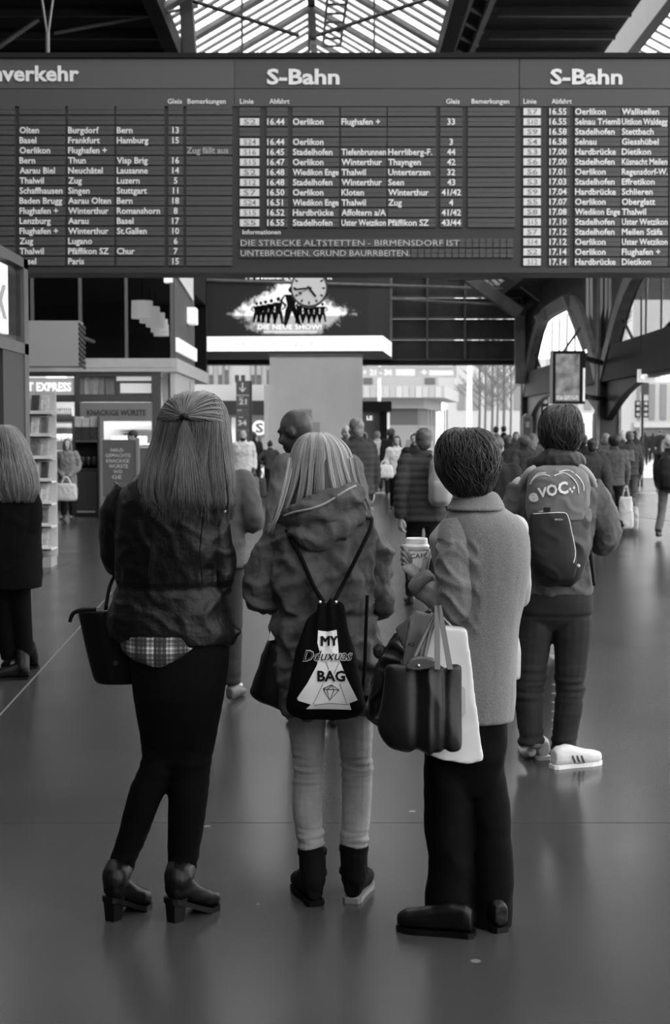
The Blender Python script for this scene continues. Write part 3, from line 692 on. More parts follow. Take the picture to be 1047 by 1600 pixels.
# ---- advertising panel and information boards by the arcade
AD = 29.5
ap = thing('advertising_panel', 'tall black-framed poster panel mounted on the arcade column', 'poster', P(888, 632, AD))
pb('panel_case', 862, 548, 915, 631, AD, .18, BLACK, ap); pb('pale_edge', 861, 548, 864, 631, AD - .02, .2, GREY, ap)
pb('poster_sheet', 868, 553, 906, 627, AD - .012, .01, mat('poster_sheet', 165, .4, var=.75, vscale=4.5), ap)
pb('poster_text', 869, 618, 904, 625, AD - .02, .006, mat('poster_text', 225, .4, var=.5, vscale=30), ap); pb('side_lamp', 911, 575, 914.5, 627, AD - .03, .05, LITD, ap)
mb = MB(); a = P(914, 560, AD + .1); mb.beam(a, V((6.0, 31.8, a.z)), .1, .1); a = P(914, 620, AD + .1); mb.beam(a, V((6.0, 31.8, a.z)), .1, .1); mb.build('bracket', IRON, ap)
for (x0, y0, x1, D, lb) in ((927, 641, 945, 36, 'dark rounded information board at the foot of the near arcade column'), (817, 646, 832, 43, 'small dark information board at the foot of the far arcade column')):
    t = thing('information_board', lb, 'sign', P((x0 + x1) / 2, 678 + 1.6 * F / D, D)); a, b_ = P(x0, y0, D), P(x1, y0, D)
    pts = [V((a.x, D, 0)), V((b_.x, D, 0)), V((b_.x, D, a.z - .1)), V((b_.x - .1, D, a.z)), V((a.x + .1, D, a.z)), V((a.x, D, a.z - .1))]
    mb = MB(); mb.prism(pts, (0, .12, 0)); mb.build('frame', mat('info_frame', 95, .4), t)
    mb = MB(); mb.box((a.x + .05, D - .02, .3), (b_.x - .05, D, a.z - .12)); mb.build('face', mat('info_face', 50, .4), t)
    mb = MB(); mb.box((a.x + .09, D - .03, a.z - .42), (b_.x - .09, D - .02, a.z - .25)); mb.build('notice', mat('info_notice', 130, .5), t)
# ---- street beyond: buildings, canopy kiosk, round S sign, lamp posts, trees, van, traffic lights
FW = mat('pale_facade', 146, .7, var=.04, vscale=1); WG = mat('window_grey', 80, .25); 
ba = thing('street_building', 'white building with tall windows seen left of the hoarding', 'building', (P(350, 0, 75).x, 77, 0))
pb('facade_band', 150, 601, 440, 626, 75, 4, FW, ba); pb('upper_wall', 150, 400, 440, 601, 75.6, 3, FW, ba)
pb('awning', 340, 626, 430, 648, 74.0, 1.2, mat('awning_black', 30, .6), ba); pb('lower_wall', 150, 648, 440, 725, 75.5, 3, mat('lower_wall', 140, .6), ba)
for x, w_ in ((302, 5), (317, 6), (326, 7), (341, 6), (351, 6), (392, 6), (401, 7), (417, 3)):
    f_ = pb('window', x, 555, x + w_, 602, 75.5, .1, WG, ba)
    pb('blind', x + .3, 555, x + w_ - .3, 578 + (x % 3) * 4, 75.45, .05, mat('blind', 130, .6), f_)
for x in (352, 362): pb('door', x, 652, x + 6, 722, 75.4, .1, WHITE, ba)
bb = thing('street_building', 'pale corner building with balcony bands beyond the exit', 'building', (P(640, 0, 70).x, 73, 0))
a, b_ = P(560, 0, 70).x, P(688, 0, 70).x
def slab(name, y0, y1, m, dx=0, dy=0, parent=bb):
    za, zb_ = P(0, y0, 70).z, P(0, y1, 70).z
    mb = MB(); mb.prism([(a, 70 + dy, zb_), (b_ + dx, 70 + dy, zb_), (b_ + dx + 1.6, 80, zb_), (a, 80, zb_)], (0, 0, za - zb_)); return mb.build(name, m, parent)
slab('balcony_band', 603, 622, FW, .25, -.5); slab('upper_wall', 400, 603, mat('pale_stone_wall', 140, .7)); slab('soffit_band', 622, 638, mat('soffit', 135, .7), -.7, .3)
slab('recessed_wall', 638, 664, mat('recess', 80, .6), -1.0, .6); slab('base_wall', 664, 735, mat('base_wall', 120, .7), -1.0, .5)
for x in (568, 664, 672): pb('window', x, 590, x + (14 if x == 568 else 8), 600, 69.95, .1, WG, bb)
for k in range(7): 
    x = 668 + 5 * k; pb('colonnade_pillar', x, 640, x + 2, 700, 70.4, .3, mat('colonnade', 120, .6), bb)
for k in range(12): pb('balcony_panel', 568 + 10.2 * k, 604, 577.6 + 10.2 * k, 621, 69.44, .05, mat('balcony_%d' % (k % 3), (150, 140, 158)[k % 3], .6), bb)
ck2 = thing('canopy_kiosk', 'small dark-canopied street kiosk right of the hoarding', 'kiosk', G(590, 749))
pb('canopy', 560, 627, 612, 643, 50, 1.6, BLACK, ck2); pb('post', 594, 643, 605, 749, 50.3, .4, BLACK, ck2); pb('glass_wall', 560, 643, 594, 749, 50.6, .1, mat('kiosk_glass', 120, .2), ck2)
lettering(ck2, 'LE', 573, 582, 656, 650, 50.5, LITW, .04); pb('lit_strip', 605, 645, 609, 670, 50.2, .05, LITD, ck2)
sr = thing('round_sign', 'white round sign with letter S left of the hoarding', 'sign', G(405, 752))
c = P(405.5, 668.5, 48); r = 11.5 * S(48)
mb = MB(); mb.tube([c, c + V((0, .1, 0))], r, 28); mb.build('disc', LITW, sr)
lettering(sr, 'S', 399.5, 411.5, 675.5, 661.5, 47.98, mat('s_grey', 175, .5), .03)
pb('backing', 392, 655, 420, 684, 48.2, .1, mat('s_back', 150, .6), sr); pb('post', 403, 684, 408, 752, 48.1, .1, GREY, sr)
for (x, y0, D, r, lb) in ((733, 520, 58, .10, 'thick white mast standing in the street beyond the exit'), (592.5, 520, 54, .06, 'thin white mast above the canopy kiosk')):
    g = G(x, 678 + 1.6 * F / D); t = thing('mast', lb, 'post', g)
    z_ = P(x, y0, D).z; mb = MB(); mb.tube([g, g + V((0,0,3.4)), V((g.x, g.y, z_))], [r * 1.25, r, r * .8], 12); mb.build('pole', WHITE, t)
    mb = MB(); mb.tube([g, g + V((0, 0, .5))], r * 1.7, 12); mb.build('base', GREY, t)
# bare trees
def tree(x, D, h, rr, seed, lb):
    g = G(x, 678 + 1.6 * F / D); rnd = random.Random(seed); t = thing('bare_tree', lb, 'tree', g, group='bare street trees'); mb = MB()
    mb.tube([g, g + V((.05, 0, h * .35)), g + V((0, 0, h * .75)), g + V((.1, 0, h))], [rr, rr * .8, rr * .5, rr * .1], 7); mb.build('trunk', mat('bark', 85, .8), t)
    mb = MB()
    for k in range(46):
        z = h * rnd.uniform(.28, .95); a = rnd.uniform(0, 6.28); l = (h - z) * .16 + .35
        p = g + V((0, 0, z)); q = p + V((math.cos(a) * l, math.sin(a) * l, l * .8)); m_ = (p + q) / 2 + V((0, 0, .12 * l))
        mb.tube([p, m_, q], [rr * .3, rr * .2, .012], 4)
        for j in range(4):
            b2 = a + rnd.uniform(-1.2, 1.2); s0 = p.lerp(q, rnd.uniform(.4, 1)); mb.tube([s0, s0 + V((math.cos(b2), math.sin(b2), .9)) * l * .4], [.02, .008], 3)
    mb.build('branches', mat('twigs', 95, .8), t, kind='stuff')
for i, (x, D, lb) in enumerate(((748, 86, 'leftmost bare tree beside the thick white mast'), (757, 90, 'second bare tree from the white mast'), (768, 84, 'third bare tree from the white mast'), (776, 95, 'fourth bare tree from the white mast'), (786, 80, 'bare tree just left of the far arcade column'), (797, 100, 'bare tree partly behind the far arcade column'), (962, 85, 'bare tree seen through the near arcade opening'), (985, 95, 'bare tree left of the left-arrow board'))): tree(x, D, 11, .09, i, lb)
bc = thing('street_building', 'pale building seen through the arcade opening at far right', 'building', (P(1010, 0, 88).x, 90, 0))
pb('facade', 985, 400, 1250, 722, 88, 4, FW, bc)
for k in range(9): pb('window', 996 + 18 * k, 600, 1006 + 18 * k, 655, 87.9, .1, mat('far_window', 90, .3), bc)
pb('awning', 995, 660, 1120, 668, 87, 1, GREY, bc); pb('shop_window', 1000, 670, 1100, 715, 87.9, .1, WG, bc)
bd2 = thing('street_building', 'long hazy building closing the street behind the bare trees', 'building', (P(880, 0, 118).x, 120, 0))
pb('facade', 700, 560, 985, 708, 118, 4, mat('hazy_facade', 150, .8), bd2)
for k in range(12): pb('window', 715 + 22 * k, 600, 727 + 22 * k, 640, 117.9, .1, mat('hazy_window', 100, .4), bd2)
vn = thing('van', 'white delivery van half hidden behind the backpacker', 'vehicle', G(900, 735))
c = G(900, 735); s_ = S(c.y); mb = MB()
prof = [(-1.0, .45), (1.05, .45), (1.05, 2.3), (.95, 2.5), (-.9, 2.5), (-1.0, 2.35)]
mb.prism([V((c.x + x, c.y, z)) for x, z in prof], (0, 4, 0)); mb.build('body', WHITE, vn)
mb = MB(); mb.box((c.x - .85, c.y - .02, 1.5), (c.x + .88, c.y, 2.2)); mb.build('rear_window', mat('van_window', 190, .2), vn)
for sx_ in (-.8, .8):
    for yy in (.7, 3.2): mb = MB(); mb.tube([c + V((sx_ - .1, yy, .33)), c + V((sx_ + .1, yy, .33))], .33, 14); mb.build('wheel', BLACK, vn)
    mb = MB(); mb.box((c.x + sx_ * 1.1 - .06, c.y - .03, .9), (c.x + sx_ * 1.1 + .06, c.y, 1.3)); mb.build('tail_light', GREY, vn)
for (x, D, lb) in ((842, 55, 'traffic light left of the backpacker head'), (1001, 72, 'traffic light on the pole right of the near column')):
    g = G(x, 678 + 1.6 * F / D); t = thing('traffic_light', lb, 'traffic light', g); zc = P(x, 640, D).z
    mb = MB(); mb.tube([g, V((g.x, g.y, zc + .9))], .06, 8); mb.build('pole', GREY, t)
    for dx in (-.2, .2):
        mb = MB(); mb.box((g.x + dx - .13, g.y - .15, zc - .4), (g.x + dx + .13, g.y + .05, zc + .45)); h_ = mb.build('signal_head', BLACK, t)
        for k in range(3): mb = MB(); q = V((g.x + dx, g.y - .15, zc - .25 + .28 * k)); mb.tube([q, q + V((0, -.05, 0))], .09, 10); mb.build('lens', mat('lens', 120, .3), h_)
bs = thing('shelter_panel', 'dark grey flag sign on a pole near the left-arrow board', 'sign', G(1003, 760)); g = G(1003, 760)
pb('flag', 1002, 598, 1014, 617, g.y, .05, mat('flag_grey', 105, .5), bs); mb = MB(); mb.tube([g, V((g.x, g.y + .05, P(0, 585, g.y).z))], .04, 8); mb.build('pole', IRON, bs)
# ================================================================== PEOPLE: tools
VL = TMP.view_layers[0]
def skinned(mb, voxel, smooth=3, fold=None, name='m', hard=0):
    """fuse the overlapping shapes of a builder into one continuous smooth surface"""
    me = mb.mesh(name); ob = bpy.data.objects.new('tmp', me); TMP.collection.objects.link(ob)
    r = ob.modifiers.new('r', 'REMESH'); r.mode = 'VOXEL'; r.voxel_size = voxel
    if smooth: q = ob.modifiers.new('s', 'SMOOTH'); q.factor = .5; q.iterations = smooth
    VL.update(); out = bpy.data.meshes.new_from_object(ob.evaluated_get(VL.depsgraph)); out.name = name
    bpy.data.objects.remove(ob); bpy.data.meshes.remove(me); out.materials.clear()
    if fold:
        nn = [v.normal.copy() for v in out.vertices]
        for v, n in zip(out.vertices, nn): v.co = v.co + n * fold(v.co, n)
    out.polygons.foreach_set('use_smooth', [True] * len(out.polygons)); out.update()
    return out
def put(name, me, m, root, **k):
    """a mesh made in world coordinates becomes a part of root"""
    o = worigin(root); me.transform(Matrix.Translation(-o)); return link(name, me, m, root, **k)
def nz(c, sx, sy, sz, o=0.0): return noise.noise(V((c.x * sx + o, c.y * sy, c.z * sz)))
def ridge(c, s, o=0, k=1.0):
    return (1 - min(1, abs(noise.noise(V((c.x * s + o, c.y * s, c.z * s * k)))) * 3)) 
def smin(x, a, b):
    t = max(0, min(1, (x - a) / (b - a))); return t * t * (3 - 2 * t)
def bump1(x, c, w_): return math.exp(-((x - c) / w_) ** 2)
def rings(D, rl, n=28, sub=4):
    """picture-measured cross sections (y, left, right, half depth, depth shift[, exponent]) -> smooth stack of 3-D rings"""
    rl = [tuple(r) + (0.0,) * (5 - len(r)) if len(r) < 5 else tuple(r) for r in rl]; out = []
    def cr(p0, p1, p2, p3, t): return .5 * ((2*p1) + (-p0 + p2)*t + (2*p0 - 5*p1 + 4*p2 - p3)*t*t + (-p0 + 3*p1 - 3*p2 + p3)*t**3)
    K = len(rl); fl_ = []
    for i in range(K - 1):
        for j in range(sub):
            t = j / sub; fl_.append([cr(rl[max(i-1,0)][q], rl[i][q], rl[i+1][q], rl[min(i+2,K-1)][q], t) for q in range(5)])
    fl_.append(list(rl[-1][:5])); e = 2 / 2.35
    for y, xl, xr, dp, dd in fl_:
        c = P((xl + xr) / 2, y, D + dd); hw = max((xr - xl) / 2 * S(D + dd), .002); dp = max(dp, .002); rr = []
        for k in range(n):
            a = 2 * math.pi * k / n; ca, sa = math.cos(a), math.sin(a)
            rr.append(c + V((hw * math.copysign(abs(ca) ** e, ca), dp * math.copysign(abs(sa) ** e, sa), 0)))
        out.append(rr)
    return out
def ptube(mb, D, pts, n=14):
    """limb through picture points (x, y, depth shift, radius in pixels)"""
    Q = [P(x, y, D + dd) for x, y, dd, r in pts]; R = [r * S(D + dd) for x, y, dd, r in pts]
    return mb.tube(*spline(Q, R), n=n)
def spline(Q, R, sub=4):
    o, rr = [], []; K = len(Q)
    for i in range(K - 1):
        p0, p1, p2, p3 = Q[max(i-1,0)], Q[i], Q[i+1], Q[min(i+2,K-1)]
        for j in range(sub):
            t = j / sub; o.append(.5 * ((2*p1) + (p2 - p0)*t + (2*p0 - 5*p1 + 4*p2 - p3)*t*t + (3*p1 - p0 - 3*p2 + p3)*t**3))
            rr.append(R[i] + (R[i+1] - R[i]) * t)
    o.append(Q[-1]); rr.append(R[-1]); return o, rr
def head_shapes(mb, c, f, k=1.0):
    """head with jaw, nose, brow, ears; f = facing direction"""
    f = V(f).normalized(); r = f.cross(V((0,0,1))).normalized(); u = r.cross(f); R = Matrix((r, f, u)).transposed()
    T = lambda x, y, z: c + R @ (V((x, y, z)) * k)
    E = lambda p, s: mb.ell(T(*p), [q * k for q in s], R)
    E((0, -.012, .025), (.074, .095, .092)); E((0, .03, -.045), (.056, .062, .07)); E((0, .062, -.085), (.03, .03, .026))
    mb.tube([T(0, .088, .012), T(0, .105, -.022), T(0, .098, -.034)], [.010 * k, .015 * k, .013 * k], 8)
    E((0, .078, .028), (.05, .018, .014)); E((0, .085, -.062), (.026, .012, .011))
    for s in (-1, 1): E((s * .075, -.005, -.005), (.010, .022, .033)); E((s * .04, .06, -.03), (.024, .028, .026))
    return R
def face_parts(root, c, f, k=1.0, beard=False, tone=40):
    f = V(f).normalized(); r = f.cross(V((0,0,1))).normalized(); u = r.cross(f); R = Matrix((r, f, u)).transposed()
    T = lambda x, y, z: c + R @ (V((x, y, z)) * k)
    for s in (-1, 1): mb = MB(); mb.ell(T(s * .031, .086, .008), (.013 * k, .006 * k, .007 * k), R, 8, 5); mb.build('eye', mat('eye_dark', 24, .3), root, smooth=True)
    mb = MB(); mb.ell(T(0, .098, -.064), (.022 * k, .006 * k, .006 * k), R, 8, 5); mb.build('mouth', mat('lips', 80, .5), root, smooth=True)
    if beard: mb = MB(); mb.ell(T(0, .05, -.075), (.058 * k, .055 * k, .045 * k), R); put('beard', skinned(mb, .008 * k, 2), mat('beard_dark', 36, .9), root)
def hand_shapes(mb, w_, d, nrm, side=1, curl=.5, k=1.0):
    """relaxed hand: palm plus four bent fingers and a thumb leaving the side of the palm"""
    d = V(d).normalized(); nrm = (V(nrm) - d * V(nrm).dot(d)).normalized(); s = d.cross(nrm) * side
    T = lambda a, b, c: w_ + (d * a + s * b + nrm * c) * k
    mb.loft([[T(a, hw * math.cos(q), th * math.sin(q)) for q in [2*math.pi*i/10 for i in range(10)]] for a, hw, th in ((-.03, .026, .02), (0, .028, .018), (.04, .040, .015), (.085, .042, .013), (.098, .038, .009))])
    for i, (b, L) in enumerate(((-.030, .062), (-.010, .076), (.011, .080), (.031, .070))):
        p = V((.085, b, 0)); pts = [p - V((.015, 0, 0)), p]; ang = 0
        for seg in (.45, .32, .23): ang += curl * (.9 if seg > .4 else 1.1); p = p + V((math.cos(ang), 0, math.sin(ang))) * L * seg; pts.append(p)
        mb.tube([T(*q) for q in pts], [.009*k, .0092*k, .0085*k, .0078*k, .006*k], 7)
    pts = [V((.015, .024, .004)), V((.04, .046, .014)), V((.066, .056, .022)), V((.088, .052, .032))]
    mb.tube([T(*q) for q in pts], [.012*k, .0115*k, .010*k, .007*k], 7)
def body_mesh(J, voxel=.012, hands=True, k=1.0, curl=.5, name='body'):
    mb = MB(); c, f = J['head'], J['face']; head_shapes(mb, c, f, k)
    fb = V(f).normalized()
    mb.tube([c + V((0, 0, -.02)) - fb * .02, J['neck'] + V((0, 0, -.03))], [.052 * k, .058 * k], 12)
    ch, pe = J['chest'], J['pelvis']; ax = (J['shR'] - J['shL']).normalized()
    rr = []
    for t, hw, hd in ((0, .13, .09), (.18, .14, .095), (.45, .125, .085), (.7, .14, .095), (.9, .15, .09), (1.0, .10, .07)):
        p = pe.lerp(J['neck'] + V((0, 0, -.06)), t); hx = ax * hw * k; hy = V((-ax.y, ax.x, 0)).normalized() * hd * k
        rr.append([p + hx * math.cos(a) + hy * math.sin(a) for a in [2*math.pi*i/16 for i in range(16)]])
    mb.loft(rr)
    for s in 'LR':
        mb.tube(*spline([J['sh'+s], J['el'+s], J['wr'+s]], [.048*k, .038*k, .027*k]), n=10); mb.ell(J['sh'+s], (.055*k, .055*k, .055*k))
        mb.tube(*spline([J['hip'+s], J['kn'+s], J['an'+s]], [.054*k, .036*k, .024*k]), n=10)
        a = J['an'+s]; t = J['toe'+s]; mb.tube([a + V((0,0,-.02)), a.lerp(t, .5) + V((0,0,-.01)), t + V((0,0,.02))], [.026*k, .026*k, .018*k], 8)
    me = skinned(mb, voxel, 2, name=name)
    if hands:
        hm = MB()
        for s in 'LR':
            d = J.get('hd'+s) or (J['wr'+s] - J['el'+s]); pn = J.get('hn'+s) or (J['pelvis'] - J['wr'+s]); h2 = MB()
            hand_shapes(h2, J['wr'+s], d, pn, 1 if s == 'L' else -1, J.get('cu'+s, curl), k); hm.add(h2.v, h2.f)
        join(me, hm)
    return me
def join(me, mb):
    bm = bmesh.new(); bm.from_mesh(me); m2 = mb.mesh('j', smooth=True); bm.from_mesh(m2); bm.to_mesh(me); bm.free(); bpy.data.meshes.remove(m2)
    me.polygons.foreach_set('use_smooth', [True] * len(me.polygons)); me.update()
def footwear(root, name, heel, toe, top, rtop, m, hh=.0, wid=.043, length=None, sole=None, shaft=True, heelname='heel', toeh=1.0, parent=None):
    """shoe or boot standing on the floor between the heel and toe points; top = centre of its upper opening"""
    heel, toe, top = V(heel), V(toe), V(top); heel.z = toe.z = 0
    d = toe - heel; L = length or d.length; d.normalize(); s = d.cross(V((0,0,1)))
    mb = MB(); rr = []; W = wid / .043
    for t, z, hw, hz in ((.03, .045 + hh, .026, .036), (.12, .052 + hh - .12 * hh, .033, .046), (.3, .056 + hh * .7, .034, .049), (.5, .046 + hh * .32, .038, .040), (.7, .036 + hh * .12, .043, .034), (.87, .032, .040, .029 * toeh), (.96, .029, .028, .023 * toeh), (1.0, .027, .012, .012)):
        c = heel + d * L * t + V((0, 0, z + .008)); rr.append([c + s * hw * W * math.copysign(abs(math.cos(a)) ** .8, math.cos(a)) + V((0, 0, hz * math.copysign(abs(math.sin(a)) ** .8, math.sin(a)))) for a in [2*math.pi*i/16 for i in range(16)]])
    mb.loft(rr); an = heel + d * L * .19 + V((0, 0, .075 + hh))
    if shaft: mb.tube(*spline([heel + d * L * .17 + V((0, 0, .05 + hh)), an, an.lerp(top, .5), top], [.036, max(.04, rtop * .93), rtop * .98, rtop]), n=14)
    ob = put(name, skinned(mb, .006, 3, lambda c, n: .0015 * nz(c, 30, 30, 60)), m, root)
    mb = MB(); prof = []
    for t, hw in ((0, .022), (.06, .032), (.3, .032), (.5, .036), (.72, .044), (.9, .038), (1.0, .016)): prof.append((t, hw))
    zb = lambda t: hh * max(0, min(1, 1 - (t - .1) / .62)) ** 1.15
    for (t0, w0), (t1, w1) in zip(prof, prof[1:]):
        q = [heel + d * L * t + s * x * W + V((0, 0, zb(t))) for t, x in ((t0, -w0), (t0, w0), (t1, w1), (t1, -w1))]
        mb.prism(q, (0, 0, .018))
    put('sole', mb.mesh('sole'), sole or m, ob if False else root)
    if hh > .03:
        mb = MB(); q0 = [heel + d * L * t + s * x * W + V((0, 0, hh + .01)) for t, x in ((.03, -.023), (.03, .023), (.28, .027), (.28, -.027))]; q1 = [heel + d * L * t + s * x * W for t, x in ((.05, -.019), (.05, .019), (.22, .022), (.22, -.022))]
        mb.loft([q1, q0]); put(heelname, mb.mesh('heel'), m, root)
    return ob
def hairmat(name, lo, hi, rough=.42):
    if name in MATS: return MATS[name]
    m = bpy.data.materials.new(name); m.use_nodes = True; MATS[name] = m; nt = m.node_tree; b = nt.nodes['Principled BSDF']
    at = nt.nodes.new('ShaderNodeAttribute'); at.attribute_name = 'tone'
    r = nt.nodes.new('ShaderNodeMapRange'); r.inputs[3].default_value = lin(lo); r.inputs[4].default_value = lin(hi); nt.links.new(at.outputs['Fac'], r.inputs[0])
    cb = nt.nodes.new('ShaderNodeCombineColor')
    for i in range(3): nt.links.new(r.outputs[0], cb.inputs[i])
    nt.links.new(cb.outputs[0], b.inputs['Base Color']); b.inputs['Roughness'].default_value = rough; return m
def strands(paths, name='hair_strands', n=4):
    """paths: list of (points, root radius, tone); every strand a thin tapering lock of one mesh"""
    mb = MB(); tone = []
    for pts, r, t in paths:
        K = len(pts); before = len(mb.v)
        mb.tube(pts, [r * (1 - .75 * (i / (K - 1)) ** 2) for i in range(K)], n, cap=False)
        tone += [max(0, min(1, t + random.uniform(-.03, .03)))] * (len(mb.v) - before)
    me = bpy.data.meshes.new(name); me.from_pydata(mb.v, [], mb.f); me.polygons.foreach_set('use_smooth', [True] * len(me.polygons))
    at = me.attributes.new('tone', 'FLOAT', 'POINT'); at.data.foreach_set('value', tone); return me
def fall(R, a0, k0, k1, drift=0, lift=1.0, wav=0, ph=0, end=None):
    """path of a lock running down a stack of rings at about constant angle (index fraction a0)"""
    n = len(R[0]); out = []
    for k in range(k0, k1):
        t = (k - k0) / max(1, k1 - 1 - k0); a = (a0 + drift * t + wav * math.sin(ph + 5 * t)) % n; i = int(a); fr = a - i
        p = R[k][i].lerp(R[k][(i + 1) % n], fr); c = sum(R[k], V((0,0,0))) / n
        out.append(c + (p - c) * lift)
    return out
def on_surface(bvh, p, off=.003):
    o = V((0, 0, CAMZ)); d = (p - o).normalized(); h = bvh.ray_cast(o, d)
    return (h[0] - d * off) if h[0] else p
def bvh_of(ob):
    o = worigin(ob); return BVHTree.FromPolygons([v.co + o for v in ob.data.vertices], [tuple(p.vertices) for p in ob.data.polygons])
def decal(root, bvh, vs, fs, m, name, off=.003):
    bm = bmesh.new(); q = [bm.verts.new(p) for p in vs]
    for f in fs:
        try: bm.faces.new([q[i] for i in f])
        except ValueError: pass
    bmesh.ops.triangulate(bm, faces=bm.faces[:])
    for it in range(3):                                            # cut finely so that the print follows the folds
        ed = [e for e in bm.edges if e.calc_length() > .007]
        if ed: bmesh.ops.subdivide_edges(bm, edges=ed, cuts=1); bmesh.ops.triangulate(bm, faces=bm.faces[:])
    bm.verts.index_update(); mb = MB(); mb.v = [on_surface(bvh, v.co, off) for v in bm.verts]; mb.f = [tuple(v.index for v in f.verts) for f in bm.faces]; bm.free()
    o = worigin(root); me = bpy.data.meshes.new(name); me.from_pydata([p - o for p in mb.v], [], mb.f); return link(name, me, m, root)
def flatpatch(pix, D, cut=7):
    """outline in pixels -> finely cut face in the picture plane at D (to be laid on a surface)"""
    bm = bmesh.new(); f = bm.faces.new([bm.verts.new(P(x, y, D)) for x, y in pix])
    ax_ = [min(p[0] for p in pix), max(p[0] for p in pix), min(p[1] for p in pix), max(p[1] for p in pix)]
    x = ax_[0] + cut
    while x < ax_[1]: bmesh.ops.bisect_plane(bm, geom=bm.verts[:] + bm.edges[:] + bm.faces[:], plane_co=P(x, 800, D), plane_no=(1, 0, 0)); x += cut
    y = ax_[2] + cut
    while y < ax_[3]: bmesh.ops.bisect_plane(bm, geom=bm.verts[:] + bm.edges[:] + bm.faces[:], plane_co=P(500, y, D), plane_no=(0, 0, 1)); y += cut
    bmesh.ops.triangulate(bm, faces=bm.faces[:]); bm.verts.index_update()
    r = ([v.co.copy() for v in bm.verts], [tuple(v.index for v in q.verts) for q in bm.faces]); bm.free(); return r
# ================================================================== THE FOUR PEOPLE IN FRONT
SL = []
def sleeve_parts(root, vox, fold, m):
    for q in SL: put('sleeve', skinned(q, vox, 2, fold), m, root)
    SL.clear()
SKIN = mat('skin', 165, .5); SKIN_D = mat('skin_dark', 62, .42)
def person(px, D, label, **k):
    g = P(px, 678, D); return thing('person', label, 'person', (g.x, D, 0), **k)
def joints(D, head, face, neck, chest, pelvis, sh, el, wr, hip, kn, an, toe, **k):
    q = lambda t: P(t[0], t[1], D + (t[2] if len(t) > 2 else 0))
    J = dict(head=q(head), face=V(face), neck=q(neck), chest=q(chest), pelvis=q(pelvis))
    for nm, pr in (('sh', sh), ('el', el), ('wr', wr), ('hip', hip), ('kn', kn), ('an', an), ('toe', toe)): J[nm+'L'], J[nm+'R'] = q(pr[0]), q(pr[1])
    J.update(k); return J
# ---------------------------------------------------------------- woman in the leather jacket (left)
D = 4.66; s = S(D)
w1 = person(265, D, 'woman with long half-up hair, black leather jacket and black trousers')
J = joints(D, (302, 672, .0), (.5, .87, -.1), (290, 735), (265, 800), (280, 1010), ((212, 785), (325, 792)), ((182, 880, .06), (345, 915, .04)), ((225, 870, .24), (330, 890, .25)),
           ((250, 1060), (315, 1060)), ((245, 1205), (298, 1205)), ((185, 1375, .03), (280, 1375, .03)), ((215, 1415, .12), (325, 1415, .12)))
put('body', body_mesh(J, .012), SKIN, w1)
LEA = mat('black_leather', 8, .42, spec=.2, bump=.6, bscale=22)
mb = MB(); mb.loft(rings(D, [(728, 245, 330, .06), (742, 218, 344, .09), (765, 186, 352, .12), (800, 176, 354, .135), (850, 178, 352, .135), (900, 180, 350, .125), (925, 178, 352, .122), (955, 168, 360, .135), (985, 170, 370, .145), (1004, 190, 368, .14)]))
sl = MB(); SL.append(sl); ptube(sl, D, [(205, 768, 0, 30), (184, 805, 0, 29), (180, 850, .02, 25), (184, 878, .05, 22), (205, 880, .16, 19), (225, 872, .24, 17)])
sl = MB(); SL.append(sl); ptube(sl, D, [(322, 785, 0, 30), (338, 830, -.02, 26), (343, 880, -.02, 24), (344, 915, .0, 21), (338, 905, .14, 19), (330, 892, .24, 17)])
mb.pprism([(345, 955), (376, 988), (368, 996), (335, 1003)], D - .03, .03)
def f_w1(c, n):
    px = 523.5 + c.x / s; z = c.z
    return .008 * ridge(c, 7, 3, .7) * (.5 + .5 * smin(px, 280, 330)) + .0045 * ridge(c + V((c.z * .5, 0, 0)), 13, 1.7) - .006 * bump1(z, P(0, 915, D).z, .012) - .003
sleeve_parts(w1, .007, f_w1, LEA); put('leather_jacket', skinned(mb, .008, 3, f_w1), LEA, w1, label='black leather jacket with a waist seam')
for pts in ([(262, 770), (240, 820), (232, 900)], [(318, 800), (312, 860), (316, 912)]):       # back seams
    mb = MB(); mb.tube([P(x, y, D - .137) for x, y in pts], .0022, 5); mb.build('seam', LEA, w1)
mb = MB(); mb.pprism([(318, 788), (340, 779), (347, 789), (328, 800)], D - .118, .012); mb.build('shoulder_tab', LEA, w1)
# plaid shirt tail
def plaid():
    m = bpy.data.materials.new('plaid_flannel'); m.use_nodes = True; nt = m.node_tree; b = nt.nodes['Principled BSDF']; b.inputs['Roughness'].default_value = .8
    tc = nt.nodes.new('ShaderNodeTexCoord'); sp_ = nt.nodes.new('ShaderNodeSeparateXYZ'); nt.links.new(tc.outputs['Object'], sp_.inputs[0]); acc = None
    def M_(op, a, b2):
        k = nt.nodes.new('ShaderNodeMath'); k.operation = op
        for i, q in enumerate((a, b2)):
            if isinstance(q, (int, float)): k.inputs[i].default_value = q
            else: nt.links.new(q, k.inputs[i])
        return k.outputs[0]
    for ax_, fr in (('X', 420), ('Z', 420), ('X', 95), ('Z', 105)):
        w_ = M_('GREATER_THAN', M_('SINE', M_('MULTIPLY', sp_.outputs[ax_], fr), 0), .35); w_ = M_('MULTIPLY', w_, .07 if fr > 100 else .13)
        acc = w_ if acc is None else M_('ADD', acc, w_)
    acc = M_('ADD', M_('POWER', M_('MULTIPLY', acc, 2.3), 3.0), .008)
    cb = nt.nodes.new('ShaderNodeCombineColor')
    for i in range(3): nt.links.new(acc, cb.inputs[i])
    nt.links.new(cb.outputs[0], b.inputs['Base Color']); return m
mb = MB(); mb.loft(rings(D, [(985, 186, 338, .15), (1003, 189, 334, .156), (1013, 192, 324, .158), (1022, 202, 306, .156), (1029, 222, 284, .152), (1032, 240, 268, .148)])); put('plaid_shirt', skinned(mb, .006, 2, lambda c, n: .003 * nz(c, 25, 8, 4)), plaid(), w1, label='plaid shirt tail showing below the jacket')
